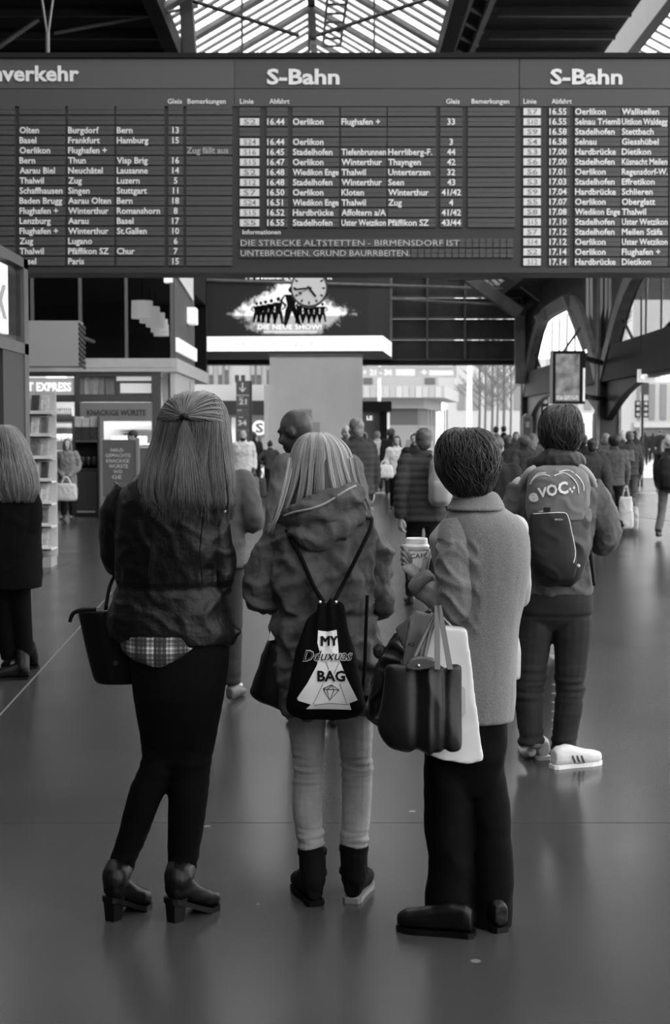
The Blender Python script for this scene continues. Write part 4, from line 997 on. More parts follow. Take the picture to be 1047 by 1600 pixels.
DEN = mat('black_denim', 4, .85, spec=.08, bump=.3, bscale=300)
mb = MB(); mb.loft(rings(D, [(975, 195, 352, .12), (1005, 200, 359, .135), (1040, 204, 358, .145), (1080, 208, 352, .145), (1120, 214, 345, .12), (1160, 222, 334, .085), (1195, 240, 318, .05)]))
ptube(mb, D, [(248, 1080, 0, 40), (252, 1150, 0, 34), (248, 1195, 0, 29), (226, 1245, .0, 27), (207, 1305, .02, 23), (190, 1352, .03, 20), (189, 1366, .03, 21)])
ptube(mb, D, [(312, 1080, 0, 40), (303, 1150, 0, 36), (298, 1195, 0, 33), (294, 1245, .0, 32), (289, 1305, .02, 28), (285, 1352, .03, 23), (284, 1366, .03, 24)])
zk, za = P(0, 1195, D).z, P(0, 1350, D).z
put('trousers', skinned(mb, .008, 3, lambda c, n: .005 * noise.noise(V((c.x * 9, c.y * 9, c.z * 42))) * (.25 + bump1(c.z, zk, .07) + 1.3 * bump1(c.z, za, .05))), DEN, w1)
BT = mat('black_boot_leather', 7, .42, spec=.2, bump=.1, bscale=60)
footwear(w1, 'ankle_boot', G(168, 1441), G(230, 1414), P(187, 1356, D + .03), .048, BT, hh=.065, length=.205)
footwear(w1, 'ankle_boot', G(263, 1443), G(341, 1415), P(284, 1356, D + .03), .051, BT, hh=.065, length=.225)
# hair: soft volume, falling locks, half-up gather
RH = rings(D, [(612, 293, 322, .03, .0), (621, 268, 341, .07, .0), (640, 254, 353, .095, .0), (665, 246, 358, .106, -.0), (690, 238, 361, .105, -.005), (715, 228, 363, .10, -.02), (745, 219, 366, .085, -.06), (770, 216, 367, .075, -.08), (788, 224, 366, .062, -.095), (800, 250, 360, .045, -.10)], n=48, sub=5)
HM = hairmat('dark_blond_hair', 8, 112)
mb = MB(); mb.loft(RH); me = skinned(mb, .010, 2, lambda c, n: -.006 + .003 * nz(c, 60, 60, 6))
at = me.attributes.new('tone', 'FLOAT', 'POINT'); at.data.foreach_set('value', [.12] * len(me.vertices)); hb = put('hair', me, HM, w1)
K = len(RH); tie = P(288, 652, D - .112); PA = []; rnd = random.Random(3); N = 48
def zrow(py): return min(range(K), key=lambda k: abs(RH[k][0].z - P(300, py, D).z))
kt = zrow(652)
for i in range(1300):                                          # lower fall, loose over the back
    a0 = rnd.uniform(.44, 1.06) * N; k0 = rnd.randint(kt - 6, kt + 5); k1 = min(K, rnd.randint(K - 12, K + 2)); cl = .5 + .5 * noise.noise(V((a0 * .45, 2.3, 0)))
    cc_ = round(a0 / 1.7 + .5 * noise.noise(V((k0 * .2, a0 * .2, 4)))) * 1.7; pts = fall(RH, a0, k0, k1, (cc_ - a0) * .8 + rnd.uniform(-.3, .3) + 2.0 * noise.noise(V((cc_ * .3, 5, 1))), rnd.uniform(.99, 1.02) + .03 * noise.noise(V((cc_ * .9, 2, 2))), rnd.uniform(.1, .8), rnd.uniform(0, 6) * .3 + a0 * .5)
    e = pts[-1]; lx = noise.noise(V((a0 * .5, 9, 0))) * .03
    for j in (1, 2, 3): pts.append(e + V((lx * j / 3 + rnd.uniform(-.003, .003), -.001 * j, -.011 * j * (.3 + rnd.random()))))
    PA.append((pts, rnd.uniform(.0007, .0018), .02 + .36 * cl * rnd.uniform(.2, 1.3)))
for i in range(420):                                           # crown hair swept back to the tie
    a0 = rnd.uniform(.42, 1.08) * N; k0 = rnd.choice((0, 1, 2, 3, 4, 6, 8, 10, 12, 14)); p = RH[k0][int(a0) % N]
    c = P(302, 672, D); pts = []
    for j in range(10):
        t = j / 9; q = p.lerp(tie, t); dv = q - c; rr_ = (p - c).length * (1 - t) + (tie - c).length * t
        pts.append(c + dv.normalized() * (rr_ * (1.005 + .035 * math.sin(math.pi * t)) + .0015 * rnd.random()))
    PA.append((pts, rnd.uniform(.0009, .002), .3 + .7 * rnd.random() ** 1.3))
for i in range(240):                                           # tail hanging from the tie
    x1_ = rnd.gauss(294, 13); y1_ = rnd.uniform(720, 800); pts = []; ph = rnd.uniform(0, 6)
    for j in range(12):
        t = j / 11; x = 288 + (x1_ - 288) * t ** .8 + 2.0 * t * math.sin(4 * t + ph); y = 654 + (y1_ - 654) * t
        k = zrow(y); c = sum(RH[k], V((0,0,0))) / N; yb = min(v.y for v in RH[k]); w__ = (max(v.x for v in RH[k]) - min(v.x for v in RH[k])) / 2
        X = P(x, y, D - .1); e = max(0, 1 - ((X.x - c.x) / w__) ** 2) ** .5; pts.append(V((X.x, c.y - (c.y - yb) * e - .008, X.z)))
    PA.append((pts, rnd.uniform(.0008, .0018), .12 + .5 * rnd.random()))
put('hair_strands', strands(PA), HM, hb, kind='stuff')
mb = MB(); mb.tube([tie + V((-.012, .004, .002)), tie + V((0, -.006, .004)), tie + V((.012, .004, 0))], [.008, .011, .008], 8); mb.build('hair_tie', BLACK, w1, smooth=True)
# tote on her arm
tb = thing('tote_bag', 'black leather tote bag hanging at the left hip of the leather jacket woman', 'bag', P(172, 1067, D + .1))
mb = MB(); mb.loft(rings(D + .12, [(952, 122, 225, .055), (958, 122, 226, .06), (1000, 131, 228, .065), (1040, 141, 230, .07), (1060, 147, 230, .068), (1066, 153, 226, .06)], n=36)); BL = mat('tote_leather', 8, .45, spec=.15, bump=.15, bscale=70)
put('bag_body', skinned(mb, .007, 1, lambda c, n: .002 * nz(c, 9, 9, 9)), BL, tb)
mb = MB(); ptube(mb, D + .05, [(150, 952, 0, 3.5), (128, 953, 0, 3.5), (115, 958, 0, 3.5), (110, 968, 0, 3), (109, 972, 0, 2.5)], 8); mb.build('strap_end', BL, tb, smooth=True)
mb = MB(); ptube(mb, D + .06, [(165, 953, 0, 3), (172, 915, .02, 3), (186, 893, .06, 3), (205, 900, .10, 3), (210, 953, .10, 3)], 8); mb.build('handle', BL, tb, smooth=True)
mb = MB(); mb.pprism([(160, 958), (167, 957), (180, 1062), (173, 1063)], D + .047, .008); mb.build('side_strip', BL, tb)
mb = MB(); q = P(181, 1036, D + .045); mb.tube([q, q + V((0, -.006, 0))], .008, 12); mb.build('stud', mat('dark_metal', 90, .3, metal=1), tb)

# ---------------------------------------------------------------- woman with the drawstring bag (middle)
D = 4.83; s = S(D)
w2 = person(515, D, 'woman with straight blond hair, hooded parka and pale jeans')
J = joints(D, (500, 730, .0), (.05, 1, -.08), (500, 795), (505, 860), (515, 1050), ((445, 845), (570, 845)), ((408, 930, .02), (590, 930, .02)), ((445, 920, .22), (560, 920, .22)),
           ((482, 1080), (552, 1080)), ((482, 1205), (557, 1205)), ((487, 1375), (553, 1370)), ((462, 1405, .18), (572, 1402, .18)))
put('body', body_mesh(J, .012), SKIN, w2)
PK = mat('parka_cotton', 74, .8, var=.12, vscale=12, bump=.9, bscale=20)
mb = MB(); mb.loft(rings(D, [(796, 468, 548, .07), (812, 436, 572, .10), (832, 422, 586, .115), (870, 422, 590, .128), (910, 426, 588, .128), (952, 434, 584, .115), (962, 434, 584, .114), (985, 432, 590, .125), (1020, 436, 598, .138), (1075, 441, 602, .145), (1108, 446, 600, .14)]))
sl = MB(); SL.append(sl); ptube(sl, D, [(446, 842, 0, 25), (424, 875, 0, 25), (409, 915, .0, 23), (409, 940, .03, 20), (425, 935, .12, 18), (445, 922, .22, 16)])
sl = MB(); SL.append(sl); ptube(sl, D, [(568, 842, 0, 26), (586, 875, 0, 24), (590, 915, 0, 22), (590, 943, .03, 20), (578, 935, .12, 18), (560, 922, .22, 16)])
def f_w2(c, n): return .020 * ridge(c + V((c.z * .5, 0, 0)), 7.5, 5, .8) + .013 * ridge(c - V((c.z * .7, 0, 0)), 13, 2) + .003 * ridge(c, 28, 6) - .008 * bump1(c.z, P(0, 957, D).z, .012) + .003 * bump1(c.z, P(0, 957, D).z, .03) * nz(c, 60, 20, 5) - .004
sleeve_parts(w2, .007, f_w2, PK); put('parka', skinned(mb, .008, 2, f_w2), PK, w2, label='grey hooded parka with a drawn-in waist')
mb = MB()                                                       # hood lying on the shoulders
ptube(mb, D - .10, [(446, 812, .06, 14), (470, 806, -.02, 20), (505, 796, -.04, 24), (540, 780, -.02, 21), (562, 768, .05, 14)])
ptube(mb, D - .10, [(450, 822, .07, 12), (472, 832, -.01, 21), (505, 834, -.03, 23), (540, 812, -.01, 22), (566, 785, .06, 14)])
mb.ell(P(506, 818, D - .1), (.10, .05, .05))
hood_ = put('hood', skinned(mb, .007, 2, lambda c, n: .014 * ridge(c, 11, 9, 1.3) + .004 * ridge(c, 22, 4) - .004), PK, w2)
bvh_ = bvh_of(hood_); mb = MB(); mb.tube(spline([on_surface(bvh_, P(x, y, D - .4), .004) for x, y in ((444, 806), (462, 800), (490, 794), (515, 783), (540, 767), (556, 759))], [1] * 6)[0], .0042, 8); mb.build('hood_piping', mat('parka_trim', 130, .8), w2, smooth=True)
mb = MB(); ptube(mb, D - .02, [(425, 822, 0, 1.6), (410, 840, .0, 1.6), (402, 860, .0, 1.6), (398, 876, .0, 1.6)], 6); ptube(mb, D - .02, [(398, 873, 0, 2.6), (397, 880, 0, 2.6)], 6); mb.build('hood_cord', BLACK, w2, smooth=True)
JN = mat('pale_denim', 132, .85, var=.22, vscale=9, bump=.2, bscale=260)
mb = MB(); mb.loft(rings(D, [(1050, 452, 588, .13), (1085, 450, 586, .135), (1108, 450, 584, .11), (1118, 454, 580, .06)]))
ptube(mb, D, [(482, 1090, 0, 32), (480, 1135, 0, 30), (482, 1180, 0, 26), (482, 1215, .0, 25), (480, 1260, 0, 24), (484, 1300, 0, 21.5), (487, 1325, 0, 22)])
ptube(mb, D, [(552, 1090, 0, 32), (555, 1135, 0, 29), (557, 1180, 0, 25), (558, 1215, 0, 25), (557, 1260, 0, 23.5), (555, 1300, 0, 22.5), (553, 1320, 0, 23.5)])
def f_jn(zk, za): return lambda c, n: .009 * noise.noise(V((c.x * 11, c.y * 9, c.z * 78))) * (.08 + bump1(c.z, zk, .065) + 1.1 * bump1(c.z, za, .045))
put('jeans', skinned(mb, .006, 2, f_jn(P(0, 1196, D).z, P(0, 1312, D).z)), JN, w2)
B2 = mat('black_suede', 8, .8, spec=.08, bump=.2, bscale=120)
footwear(w2, 'boot', G(494, 1417), G(472, 1390), P(488, 1326, D), .048, B2, length=.23, wid=.044)
footwear(w2, 'boot', G(549, 1412), G(566, 1386), P(553, 1320, D), .049, B2, length=.23, wid=.044, sole=mat('grey_sole', 110, .6))
for x, y in ((488, 1330), (488, 1363), (553, 1325), (553, 1360)):
    q = P(x, y, D); mb = MB(); mb.tube([q + V((0, 0, -.008)), q + V((0, 0, .008))], .051, 20); mb.build('boot_band', B2, w2)
RH = rings(D, [(676, 482, 512, .03, 0), (685, 467, 530, .07, 0), (702, 457, 545, .095, 0), (728, 450, 554, .108, 0), (755, 445, 562, .108, -.01), (778, 438, 570, .10, -.02), (798, 431, 577, .09, -.02), (812, 427, 582, .075, -.015)], n=48, sub=6)
HM2 = hairmat('blond_hair', 14, 200)
mb = MB(); mb.loft(RH); me = skinned(mb, .009, 2, lambda c, n: -.006 + .003 * nz(c, 70, 70, 5)); at = me.attributes.new('tone', 'FLOAT', 'POINT'); at.data.foreach_set('value', [.06] * len(me.vertices)); hb = put('hair', me, HM2, w2)
K = len(RH); PA = []; rnd = random.Random(5)
for i in range(1700):
    a0 = rnd.uniform(.43, 1.07) * 48; k0 = rnd.choice((0, 1, 1, 2, 3, 5)); k1 = min(K, rnd.randint(K - 8, K + 4)); grp = .5 + .7 * noise.noise(V((a0 * .6, 3.1, 0)))
    cc_ = round(a0 / 1.9 + .5 * noise.noise(V((k0 * .3, a0 * .2, 9)))) * 1.9; pts = fall(RH, a0, k0, k1, (cc_ - a0) * .85 + rnd.uniform(-.25, .25) + 2.6 * noise.noise(V((cc_ * .35, 0, 7))), rnd.uniform(.99, 1.02) + .035 * noise.noise(V((cc_ * .8, 1, 3))), rnd.uniform(.1, .5), a0 * .4)
    PA.append((pts, rnd.uniform(.0007, .0017), .04 + .95 * max(0, grp) ** 1.4 * rnd.uniform(.45, 1.25)))
for i in range(110):                                            # long locks brought over the shoulders
    l = i % 2; pts = []; o_ = rnd.uniform(-1, 1); e_ = rnd.uniform(-14, 4)
    for x, y, dd in (((456, 715, -.055), (449, 750, -.075), (440, 785, -.09), (431, 812, -.10), (422 + o_ * 2, 832 + e_, -.085)) if l else ((551, 715, -.055), (557, 745, -.075), (566, 772, -.09), (574, 790, -.10), (580 + o_ * 2, 806 + e_, -.08))): pts.append(P(x + o_ * 5 * (1 - .5 * (y - 715) / 110), y, D + dd - .01 * abs(o_)))
    PA.append((spline(pts, [1] * 5)[0], rnd.uniform(.0009, .0018), .2 + .6 * rnd.random()))
put('hair_strands', strands(PA), HM2, hb, kind='stuff')
# drawstring bag on her back
ds = thing('drawstring_bag', 'black drawstring bag with white MY BAG print on the blond woman', 'bag', P(510, 1122, D - .2))
DB = mat('black_cotton', 8, .9, spec=.08, var=.15, vscale=10, bump=.2, bscale=250)
mb = MB(); mb.loft(rings(D - .20, [(940, 497, 530, .012), (950, 492, 534, .02), (975, 480, 542, .035), (1010, 466, 552, .055), (1050, 456, 562, .072), (1085, 449, 569, .075), (1105, 448, 571, .065), (1117, 456, 562, .045), (1123, 475, 545, .02)], n=44))
zt_ = P(0, 940, D - .2).z
dbo = put('bag_body', skinned(mb, .006, 2, lambda c, n: .010 * math.sin((c.x - P(513, 0, D - .2).x) * 190 * max(.25, 1 - (zt_ - c.z) * 2.6)) * max(0, 1 - (zt_ - c.z) / .22) + .003 * ridge(c, 9, 2)), DB, ds)
bv = bvh_of(dbo); PR = mat('white_print', 205, .7, var=.08, vscale=14)
out = [(497, 985), (512, 987), (526, 984), (528, 1005), (530, 1030), (541, 1058), (556, 1088), (559, 1094), (546, 1099), (549, 1109), (512, 1108), (478, 1108), (486, 1101), (466, 1095), (464, 1091), (480, 1068), (495, 1040), (500, 1020), (496, 1005)]
vs, fs = flatpatch(out, D - .4, 6); pr = decal(ds, bv, vs, fs, PR, 'print', .0025)
def dtext(root, bv, s_, x0, x1, base, cap, D, m, bold=.02, shear=0, tilt=0, off=.005, name='lettering'):
    vs, fs, wd = glyphs(s_, bold, shear); sz = (base - cap) * S(D) / CAP; a = P(x0, base, D); W = (x1 - x0) * S(D); ex = V((math.cos(tilt), 0, math.sin(tilt))); ez = V((-math.sin(tilt), 0, math.cos(tilt)))
    return decal(root, bv, [a + ex * v.x * W + ez * v.y * sz for v in vs], fs, m, name, off)
PI_ = mat('print_ink', 12, .8)
[dtext(pr, bv, 'MY', 502 + q, 528 + q, 1009, 993, D - .4, PI_, 0.0, off=.007) for q in (-.9, 0, .9)]; dtext(pr, bv, 'BAG', 496, 540, 1064, 1048, D - .4, PI_, .03, off=.007)
dtext(pr, bv, 'Dduxuas', 473, 552, 1033, 1016, D - .4, PR, .03, .35, .02, .006); dtext(pr, bv, 'Dduxuas', 473.5, 551.5, 1032.4, 1016.6, D - .4, PI_, .0, .35, .02, .0085)
def dline(pts, m, r=.0009):
    mb = MB(); mb.tube([on_surface(bv, P(x, y, D - .4), .005) for x, y in pts], r, 4); mb.build('print_line', m, pr)
for pts in ([(505, 1076), (518, 1070), (530, 1078), (515, 1094), (505, 1076)], [(505, 1077), (530, 1078)], [(511, 1078), (515, 1094), (522, 1078), (518, 1071), (511, 1078)]): dline(pts, PI_, .0012)
for pts in ([(509, 1033), (514, 1046)], [(531, 1033), (522, 1052)], [(505, 1068), (489, 1101)], [(531, 1068), (542, 1100)], [(490, 1102), (515, 1099), (545, 1101)]): dline(pts, mat('print_grey', 110, .8))
for pts in ([(505, 940, -.19), (490, 915, -.165), (470, 870, -.155), (452, 838, -.12), (440, 815, -.02)], [(522, 940, -.19), (535, 915, -.165), (560, 865, -.15), (580, 822, -.10), (578, 800, -.0)]):
    mb = MB(); ptube(mb, D, [(x, y, d, 3.2) for x, y, d in pts], 8); mb.build('shoulder_cord', mat('cord_black', 8, .8, spec=.1), ds, smooth=True)
mb = MB(); ptube(mb, D, [(574, 930, -.13, 2.8), (572, 980, -.14, 2.8), (570, 1040, -.155, 2.8), (566, 1090, -.17, 2.8)], 8); mb.build('side_cord', mat('cord_black', 8, .8, spec=.1), ds, smooth=True)
mb = MB(); mb.pprism([(560, 1085), (577, 1088), (572, 1100), (558, 1108)], D - .2, .02); mb.build('corner_tab', DB, ds)
mb = MB(); q = P(500, 941, D - .225); mb.ell(q, (.006, .004, .006)); q = P(525, 941, D - .225); mb.ell(q, (.006, .004, .006)); mb.build('eyelets', mat('eyelet', 190, .3, metal=1), ds)
hbg = thing('handbag', 'small black handbag at the left side of the blond woman', 'bag', P(425, 1105, D))
mb = MB(); mb.loft(rings(D + .02, [(1000, 418, 436, .03), (1010, 414, 448, .045), (1040, 404, 456, .055), (1070, 394, 460, .06), (1082, 391, 460, .06), (1094, 405, 462, .055), (1106, 432, 462, .04)], n=32)); put('bag_body', skinned(mb, .007, 1, lambda c, n: .004 * ridge(c, 12, 6)), mat('handbag_nylon', 9, .45, spec=.2), hbg)
mb = MB(); ptube(mb, D, [(421, 1002, .02, 1.6), (428, 978, .0, 1.6), (437, 950, -.02, 1.6)], 6); mb.build('strap', mat('strap_grey', 120, .6), hbg, smooth=True)
mb = MB(); mb.pprism([(423, 985), (430, 982), (429, 1000), (420, 1001)], D - .03, .01); mb.build('paper_label', WHITE, hbg)

# ---------------------------------------------------------------- woman with the coffee cup (right)
D = 4.55; s = S(D)
w3 = person(745, D, 'woman with short dark hair and grey wool coat, holding a cup')
J = joints(D, (728, 722, .0), (-.55, .83, -.05), (735, 785), (750, 850), (755, 1060), ((712, 828, -.02), (802, 828)), ((718, 948, -.05), (812, 935, .05)), ((657, 905, .08), (770, 925, .26)),
           ((715, 1090), (765, 1090)), ((700, 1270), (765, 1270)), ((702, 1440), (770, 1440)), ((645, 1455, .05), (752, 1445, .15)),
           hdL=V((-.35, .35, .87)), hnL=V((.75, .6, .1)), cuL=.62)
wr = J['wrL']; cupc = P(651, 868, D + .115)
me = body_mesh(J, .011, hands=False, k=.95)
hm = MB()                                                       # hand closed round the cup
u = V((0, 0, 1)); cr_ = .036
hm.loft([[c + a * w_ * math.cos(q) + b * t * math.sin(q) for q in [2*math.pi*i/12 for i in range(12)]] for c, a, b, w_, t in
   ((P(657, 908, D + .08), V((1,0,0)), V((0,1,0)), .026, .020), (P(650, 897, D + .082), V((.9,.3,0)), V((-.3,.9,0)), .032, .017), (P(642, 884, D + .09), V((.7,.5,.3)).normalized(), V((-.6,.7,0)).normalized(), .036, .015), (P(635, 872, D + .105), V((.3,.5,.75)).normalized(), V((-.8,.5,0)).normalized(), .034, .012))])
for i, (dz, r0) in enumerate(((.030, .0088), (.011, .0092), (-.008, .009), (-.026, .008))):       # four fingers wrap behind the cup
    pts = []
    for a in (205, 182, 158, 132, 108, 88):
        an = math.radians(a); pts.append(cupc + V((math.cos(an) * (cr_ + .008), math.sin(an) * (cr_ + .008), dz - .006 * (205 - a) / 100)))
    hm.tube([P(642, 882, D + .09) + V((0, 0, dz * .55))] + pts, [r0 * 1.05, r0 * 1.08, r0 * 1.1, r0, r0 * .98, r0 * .92, r0 * .75], 8)
pts = [P(656, 897, D + .085), P(664, 889, D + .078)] + [cupc + V((math.cos(math.radians(a)) * (cr_ + .010), math.sin(math.radians(a)) * (cr_ + .010), z)) for a, z in ((312, -.012), (332, .006), (350, .018))]
hm.tube(pts, [.013, .0125, .0115, .0105, .008], 8)
join(me, hm)
hm2 = MB(); hand_shapes(hm2, J['wrR'], J['wrR'] - J['elR'], V((-.3, 0, -1)), -1, .5); join(me, hm2)
put('body', me, mat('skin_shade', 140, .5), w3)
WOOL = mat('grey_wool', 104, .95, var=.16, vscale=170, bump=.35, bscale=240, sheen=.25)
mb = MB(); mb.loft(rings(D, [(784, 712, 776, .055), (796, 700, 792, .085), (810, 694, 812, .11), (835, 692, 826, .125), (880, 698, 828, .132), (930, 704, 821, .128), (980, 708, 811, .125), (1040, 706, 807, .128), (1085, 702, 806, .132), (1122, 700, 803, .134)]))
sl = MB(); SL.append(sl); ptube(sl, D, [(716, 822, -.03, 30), (713, 850, -.06, 31), (713, 900, -.07, 31), (718, 935, -.065, 31), (718, 950, -.05, 28), (700, 942, .0, 25), (680, 930, .04, 22), (664, 915, .07, 19)])
sl = MB(); SL.append(sl); ptube(sl, D, [(800, 826, 0, 26), (808, 870, .02, 20), (805, 920, .06, 18), (790, 928, .16, 17), (772, 925, .25, 16)])
def f_w3(c, n):
    px = 523.5 + c.x / s * (c.y and D / c.y); py = 678 - (c.z - 1.6) / s
    v = .003 * nz(c, 14, 10, 3) + .002 * nz(c, 30, 30, 12)
    if px < 748 and 840 < py < 985: v += .010 * ridge(c + V((0, 0, c.x * .8)), 13, 4, 1.3) - .004
    return v - .006 * bump1(px, 770, 1.6) * smin(py, 1000, 1020) * .0
sleeve_parts(w3, .0065, f_w3, WOOL); put('wool_coat', skinned(mb, .0075, 2, f_w3), WOOL, w3, label='mid-grey wool coat')
cb_ = MB(); RR = rings(D, [(768, 722, 772, .062, .0), (772, 714, 778, .072, .0), (785, 704, 786, .085, -.005), (797, 696, 790, .098, -.01)], n=32); cb_.loft(RR); put('collar', skinned(cb_, .006, 1), WOOL, w3)
mb = MB(); q0, q1 = P(668, 921, D + .06), P(655, 906, D + .085); mb.tube([q0, q1], [.047, .046], 20); mb.build('cuff', WOOL, w3, smooth=True)
TR = mat('black_wool_trousers', 6, .8, spec=.08, bump=.15, bscale=200)
mb = MB(); mb.loft(rings(D, [(1060, 690, 795, .12), (1110, 668, 795, .125), (1150, 664, 793, .105), (1200, 664, 788, .08), (1240, 680, 780, .05)]))
ptube(mb, D, [(700, 1130, 0, 38), (698, 1200, 0, 38), (700, 1280, 0, 38), (703, 1340, 0, 35), (701, 1400, 0, 37), (701, 1441, 0, 38)], 18)
ptube(mb, D, [(757, 1130, .02, 36), (756, 1200, .02, 34), (764, 1250, .02, 34), (768, 1330, .02, 34), (770, 1400, .02, 33), (769, 1453, .02, 32)], 18)
put('trousers', skinned(mb, .0085, 2, lambda c, n: .006 * ridge(c, 6, 8, .6) + .003 * nz(c, 10, 10, 22) - .003), TR, w3)
SH = mat('black_shoe_leather', 7, .4, spec=.2)
footwear(w3, 'shoe', G(742, 1464), G(627, 1452), P(712, 1438, D), .05, SH, length=.255, shaft=False, wid=.043, toeh=1.05)
footwear(w3, 'shoe', G(786, 1458), G(738, 1430), P(770, 1440, D + .02), .05, SH, length=.24, shaft=False, wid=.042)
RH = rings(D, [(668, 712, 745, .03, 0), (675, 697, 762, .07, 0), (690, 686, 774, .10, 0), (712, 682, 779, .112, 0), (735, 684, 778, .112, 0), (752, 692, 772, .10, -.005), (766, 702, 766, .085, -.01), (776, 712, 758, .065, -.01)], n=48, sub=6)
HM3 = hairmat('dark_brown_hair', 8, 30, .5)
mb = MB(); mb.loft(RH); me = skinned(mb, .008, 2, lambda c, n: -.003 + .007 * nz(c, 38, 38, 22)); at = me.attributes.new('tone', 'FLOAT', 'POINT'); at.data.foreach_set('value', [.1] * len(me.vertices)); hb = put('hair', me, HM3, w3)
def shorthair(RH, n_, seed, hi=.6, spread=1.5):
    rnd = random.Random(seed); K = len(RH); PA = []
    for i in range(n_):
        a0 = rnd.uniform(0, 48); k0 = rnd.randint(0, K - 10); k1 = min(K, k0 + rnd.randint(9, 16)); g_ = noise.noise(V((a0 * .3, k0 * .12, seed)))
        pts = fall(RH, a0, k0, k1, spread * g_ * 5 + rnd.uniform(-1.5, 1.5), rnd.uniform(1.0, 1.07), rnd.uniform(.2, 1.0), rnd.uniform(0, 6))
        PA.append((pts, rnd.uniform(.0012, .0024), (.1 + hi * rnd.random() ** 2) * (.7 + .6 * g_)))
    return PA
put('hair_strands', strands(shorthair(RH, 1100, 11)), HM3, hb, kind='stuff')
# the cup in her hand
cp = thing('paper_cup', 'white takeaway coffee cup with plastic lid held up in a hand', 'cup', cupc + V((0, 0, -.05)))
zl = P(0, 856, D + .115).z; CM = mat('cup_paper', 215, .6); c0 = V((cupc.x, cupc.y, 0))
mb = MB(); mb.tube([c0 + V((0,0,zl - .105)), c0 + V((0,0,zl))], [.028, .038], 28); cbo = mb.build('cup_body', CM, cp, smooth=True)
mb = MB(); rr_ = [(zl - .004, .0405), (zl + .006, .0425), (zl + .010, .0405), (zl + .014, .0375), (zl + .030, .0355), (zl + .033, .034), (zl + .029, .031), (zl + .029, .001)]
mb.loft([[c0 + V((r * math.cos(a), r * math.sin(a), z)) for a in [2*math.pi*i/28 for i in range(28)]] for z, r in rr_]); mb.build('cup_lid', mat('lid_white', 228, .35), cp, smooth=False)
bv3 = bvh_of(cbo); dtext(cbo, bv3, 'CAFÉ', 641, 668, 872, 865, D - .2, mat('cup_ink', 95, .6), .02, off=.001)
# bags over her forearm
def panel_bag(t, pix, D, th, m, name='bag_body', fold=None, vox=.006, bulge=.0):
    mb = MB(); mb.pprism(pix, D, th); return put(name, skinned(mb, vox, 2, fold), m, t)
pp = thing('paper_bag', 'white paper carrier bag behind the dark folding tote', 'bag', P(700, 1190, D - .05))
PAP = mat('white_paper', 196, .6, var=.04, vscale=6)
panel_bag(pp, [(664, 992), (690, 981), (729, 984), (734, 1020), (739, 1062), (747, 1120), (755, 1188), (731, 1194), (690, 1188), (640, 1168), (650, 1080)], D - .135, .10, PAP, fold=lambda c, n: .0045 * ridge(c, 7, 6) - .002, vox=.006)
mb = MB(); mb.pprism([(716, 1075), (722, 1072), (727, 1076), (728, 1115), (722, 1122), (717, 1118)], D - .1405, .004); mb.build('printed_mark', mat('paper_print', 165, .6), pp)
for x in (680, 712):
    mb = MB(); ptube(mb, D - .08, [(x, 986, 0, 1.6), (684, 955, .0, 1.6)], 6); mb.build('handle', PAP, pp, smooth=True)
gc = thing('canvas_bag', 'grey carrier bag squeezed between the tote and the coat sleeve', 'bag', P(650, 1040, D - .05))
GC = mat('grey_canvas', 100, .7)
panel_bag(gc, [(640, 966), (652, 956), (676, 960), (688, 985), (690, 1045), (628, 1045), (632, 1010)], D - .10, .05, GC, fold=lambda c, n: .004 * ridge(c, 12, 1) - .002)
panel_bag(gc, [(617, 982), (641, 963), (636, 1000), (630, 1015)], D - .11, .012, mat('dark_canvas', 62, .7), 'side_flap')
lettering(gc, 'AO', 637, 648, 1010, 1004, D - .104, mat('print_ink', 12, .8), .01)
bk = thing('patent_bag', 'glossy black bag left of the folding tote', 'bag', P(600, 1140, D - .1))
panel_bag(bk, [(612, 1000), (622, 990), (632, 1010), (628, 1060), (612, 1130), (600, 1146), (572, 1120), (580, 1075), (592, 1030)], D - .11, .06, mat('patent_black', 14, .25), fold=lambda c, n: .006 * ridge(c, 14, 2) - .003)
mb = MB(); ptube(mb, D - .08, [(616, 1000, 0, 3), (645, 972, .0, 3), (676, 952, .0, 3)], 8); mb.build('handle', mat('patent_black', 14, .25), bk, smooth=True)
mb = MB(); mb.ell(P(593, 1018, D - .09), (.022, .02, .024)); put('pompom', skinned(mb, .005, 0, lambda c, n: .004 * nz(c, 120, 120, 120)), BLACK, bk)
mb = MB(); mb.pprism([(604, 1062), (607, 1058), (608, 1074), (605, 1073)], D - .118, .006); mb.build('zip_pull', mat('eyelet', 190, .3, metal=1), bk)
ft = thing('folding_tote', 'dark nylon folding tote with leather flap on the forearm', 'bag', P(660, 1172, D - .2))
NY = mat('dark_nylon', 15, .42, spec=.25, bump=.1, bscale=220)
mb = MB(); mb.loft(rings(D - .2, [(1040, 604, 718, .018), (1045, 602, 719, .03), (1080, 598, 720, .05), (1120, 592, 721, .066), (1145, 594, 721, .07), (1162, 606, 720, .062), (1169, 622, 717, .05), (1173, 638, 710, .03)], n=40))
def f_ft(c, n):
    px = 523.5 + c.x / S(c.y); return .009 * bump1(px, 672, 5) - .012 * bump1(px, 652, 9) + .006 * ridge(c + V((c.z * .3, 0, 0)), 9, 1, .3) - .010 * bump1(px, 697, 5)
fto = put('bag_body', skinned(mb, .006, 2, f_ft), NY, ft)
FLm = mat('brown_leather', 62, .45)
bv3 = bvh_of(fto); ou = [(634, 1041), (641, 1031), (655, 1027), (676, 1029), (681, 1033), (678, 1041), (668, 1046), (648, 1048), (637, 1046)]
panel_bag(ft, ou, D - .262, .03, FLm, 'leather_flap', vox=.004)
mb = MB(); mb.ell(P(654, 1040, D - .267), (.005, .004, .005)); mb.build('snap_button', mat('eyelet', 190, .3, metal=1), ft, smooth=True)
